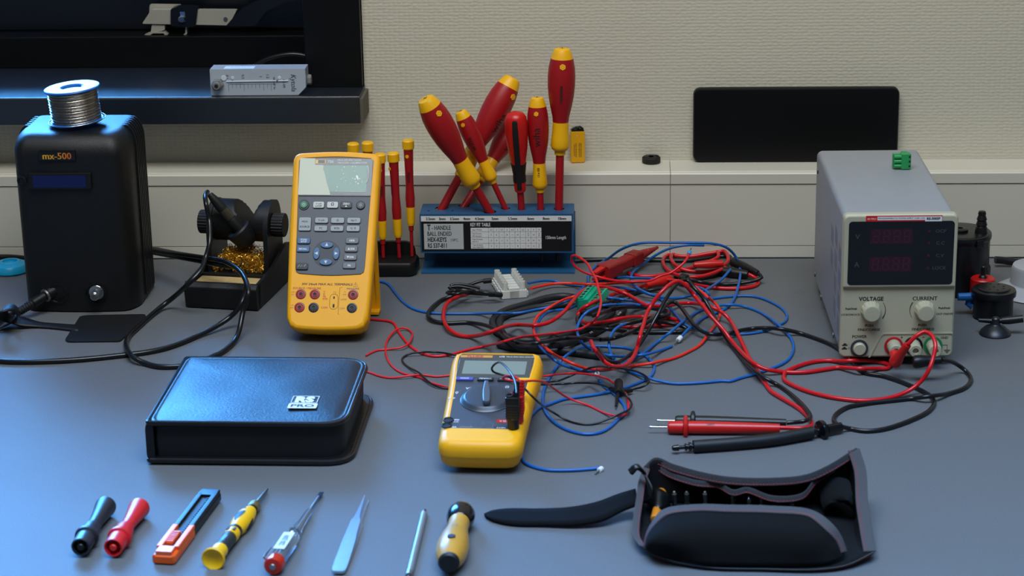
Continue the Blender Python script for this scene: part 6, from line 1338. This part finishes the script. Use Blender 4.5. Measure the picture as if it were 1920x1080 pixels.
# nine volt battery
p = at(1084, 304, .1002)
BT = thing('battery', 'yellow nine-volt battery standing on the trunking right of the tallest screwdriver', 'battery', (p.x, min(p.y, YW-.013)+.0, .1004), .12)
M_by = mat('battery_yellow', '#e7a900', .4)
mb = MB(); mb.box(-8, 8, 0, 10.5, 0, 37, M_by, 1.2); mb.build('case', BT)
mb = MB(); mb.box(-7.4, 7.4, .4, 10.1, 36.9, 38.2, M_black, .3); mb.cyl(3, 38, 40.5, M_steel, .4, n=16, M=TR((-3.4, 5, 0))); mb.cyl(3.6, 38, 40.2, M_black, .4, n=6, M=TR((3.4, 5, 0))); mb.tube([(-6, 3, 38.4), (-2, 2.4, 41.5), (3, 2.4, 42), (6.4, 3, 39)], 1.1, M_black, 8); mb.build('terminals', BT)
mb = MB(); mb.M = FRONT(0, -.02, 0)
for x in (-4.2, -2.2, 1.5, 3.5): mb.text('ALKALINE 6LR61', TR((x, 15, 0)) @ RZ(PI/2), 2.1 if x != -4.2 else 1.8, M_ink, sx=1.1)
mb.text('- +', TR((-2, 32, 0)), 4, M_white); mb.build('lettering', BT)
p = at(1221, 302, .1)
BM = thing('black_disc', 'small round black knurled disc lying on the ivory trunking between battery and black case', 'disc', (p.x, min(p.y+.008, YW-.0125), .1003))
n_ = 120; mb = MB(); mb.stack([((10.2+(.35 if k % 4 < 2 else 0))*math.cos(2*PI*k/n_), (10.2+(.35 if k % 4 < 2 else 0))*math.sin(2*PI*k/n_)) for k in range(n_)], [(0, 1), (1, 0), (6, 0), (7.4, 1.4), (7.6, 3), (7.0, 5), (7.2, 8)], M_black); mb.build('body', BM)
mb = MB(); mb.tube([(-7, -3, 7.6), (-2, -1, 9.2), (5, -2, 9), (8, 1, 7.6)], .8, M_black, 6); mb.build('tab', BM)
# long black case leaning on the wall
BX = thing('long_case', 'long black hard case with rounded corners, standing on the trunking against the wall', 'case', (.1855, YW-.0135, .1003), 0)
bo = rrect(232, 86, 8, 7, 0, 43); mb = MB(); mb.M = RX(PI/2-.02); M_bx = mat('satin_black_hard_case', '#050608', .4, spec=.3, bump=.05)
mb.stack(bo, [(-12.5, 3.5), (-11, .8), (-9, 0), (-2.5, 0), (-.7, 1), (0, 3)], M_bx); mb.build('shell', BX)
mb = MB(); mb.M = RX(PI/2-.02); mb.tube([(x, y, -6) for x, y in offset(bo, -.15)]+[(offset(bo, -.15)[0][0], offset(bo, -.15)[0][1], -6)], .35, M_ink, 4) if 0 else mb.box(-100, 100, 85.8, 86.2, -6.2, -5.8, M_ink); mb.build('seam', BX)

# ================================================================== gas sensor parts behind the power supply
M_pk = mat('semi_gloss_black_moulding', '#0d0e11', .3)
p = aty(1807, 440, -.122)
PU = thing('pump_housing', 'black round pump housing with a barbed spout, mostly hidden behind the power supply', 'pump', (.3525, -.117, 0))
mb = MB(); mb.lathe([(30, .3), (33, 2), (33, 26), (31, 30), (31, 58), (32, 59), (32.6, 62), (32, 65), (30, 66.5), (.1, 66.5)], M_pk, 56, caps=False); mb.build('body', PU)
mb = MB(); mb.lathe([(9, 66.4), (9, 69), (7, 70), (3.4, 70), (3.2, 68.4), (.1, 68.4)], M_pk, 28, TR((-2, -3, 0)), caps=False); mb.build('boss', PU)
mb = MB(); mb.lathe([(7, 66.4), (6.2, 72), (5, 74), (6.2, 75), (4.6, 80), (5.6, 81), (3.8, 86), (4.4, 87), (3.6, 90), (1.6, 90.5)], M_pk, 24, TR((20, -8, 0))); mb.build('spout', PU)
for a_ in (-1.1, -.35, .5, 2.2, -2.2): mb = MB(); mb.box(-4.5, 4.5, -35, -30, 56, 64, M_pk, 1, M=RZ(a_)); mb.build('lug', PU)
p = at(1835, 553, .0)
RCy = thing('red_cylinder', 'red plastic cylinder with a black nipple, standing before the pump housing', 'sensor', (.370, -.1665, 0))
mb = MB(); mb.cyl(13.2, .3, 29, mat('satin_red_plastic', '#b40f10', .35), 1.2, n=44, r1=12.8); mb.build('body', RCy); mb = MB(); mb.lathe([(4.6, 29), (4, 31), (2.6, 32), (2.4, 41), (1.4, 42)], M_black, 18); mb.build('nipple', RCy); mb = MB(); mb.M = RZ(.85)
mb.loft([[(math.sin(a)*13.4, -math.cos(a)*13.4, z) for a in (-.22, -.1, 0, .1, .22)] for z in (5, 14)], M_white, closed=False); mb.build('label', RCy, solid=.0002)
p = at(1861, 596, .0)
BZ = thing('buzzer', 'round black sensor cap with a ring of holes on top and a blue side tube', 'sensor cap', (.3745, -.2115, 0))
mb = MB(); mb.lathe([(19, .3), (20.5, 2), (20.5, 24), (22.8, 25), (23, 29), (22.2, 31), (17, 31.4), (16.6, 32.6), (15.6, 33.2), (.1, 33.2)], M_pk, 56, caps=False); mb.build('body', BZ)
mb = MB()
for i in range(9):
    r_, a_ = (10.5, i*PI/4+.2) if i < 8 else (0, 0); mb.cyl(1.3, 33.1, 33.35, mat('black_hole', '#020203', .9), n=12, M=TR((r_*math.cos(a_), r_*math.sin(a_), 0)))
mb.build('hole', BZ)['kind'] = 'stuff'
M_bt = mat('blue_nylon_tube', '#0a5d9c', .4)
mb = MB(); mb.tube([(-17, 6, 21), (-25, 5, 21), (-36, 4, 21)], [4.6, 4.2, 4.0], M_bt, 18); mb.tube([(-20, 7, 10), (-24, 8, 12), (-22, 8, 20)], 4, M_bt, 14); mb.build('tube', BZ)
p = at(1869, 634, .0)
SU = thing('suction_cup', 'small black suction cup with a crossbar, lowest of the parts right of the power supply', 'suction cup', (p.x, p.y+.012, 0))
mb = MB(); mb.lathe([(15.4, .3), (16, 1.2), (14.6, 4), (10, 8), (5.5, 10), (4.2, 12), (4.2, 17), (2.8, 18.4), (.1, 18.4)], mat('grey_black_rubber', '#1b1e22', .38), 44, caps=False); mb.build('cup', SU)
mb = MB(); mb.tube([(-17, 2, 14.5), (-5, 1, 14), (6, 0, 14.5)], [2.0, 2.6, 2.6], M_black, 14); mb.tube([(6, 0, 14.5), (14, -1, 15.5), (27, -2, 17.5)], [3.6, 4.2, 4.0], M_black, 18); mb.build('crossbar', SU)
WL = thing('container_lid', 'translucent white round lid with a raised crown, cut by the right edge', 'lid', (at(1944, 548).x, at(1944, 548).y, 0))
M_wp = mat('translucent_polythene', '#a8abae', .4, trans=.15, sss=.15)
mb = MB(); mb.lathe([(45, .4), (46, 1.4), (45, 3), (36, 8), (30, 10), (28.5, 12), (28, 27), (26.5, 30.5), (23, 32), (.1, 32.5)], M_wp, 64, caps=False); mb.build('brim', WL); mb = MB(); mb.cyl(4, 31.8, 38, M_wp, 1.6, n=20, M=TR((-8, 4, 0))); mb.build('knob', WL)
lead('hose', [(1866, 487, 9), (1880, 488, 8), (1900, 491, 6), (1935, 492, 5), (1970, 490, 5)], 4.2, M_wire_k, 'thick black hose leaving the pump towards the right edge', 'hose')
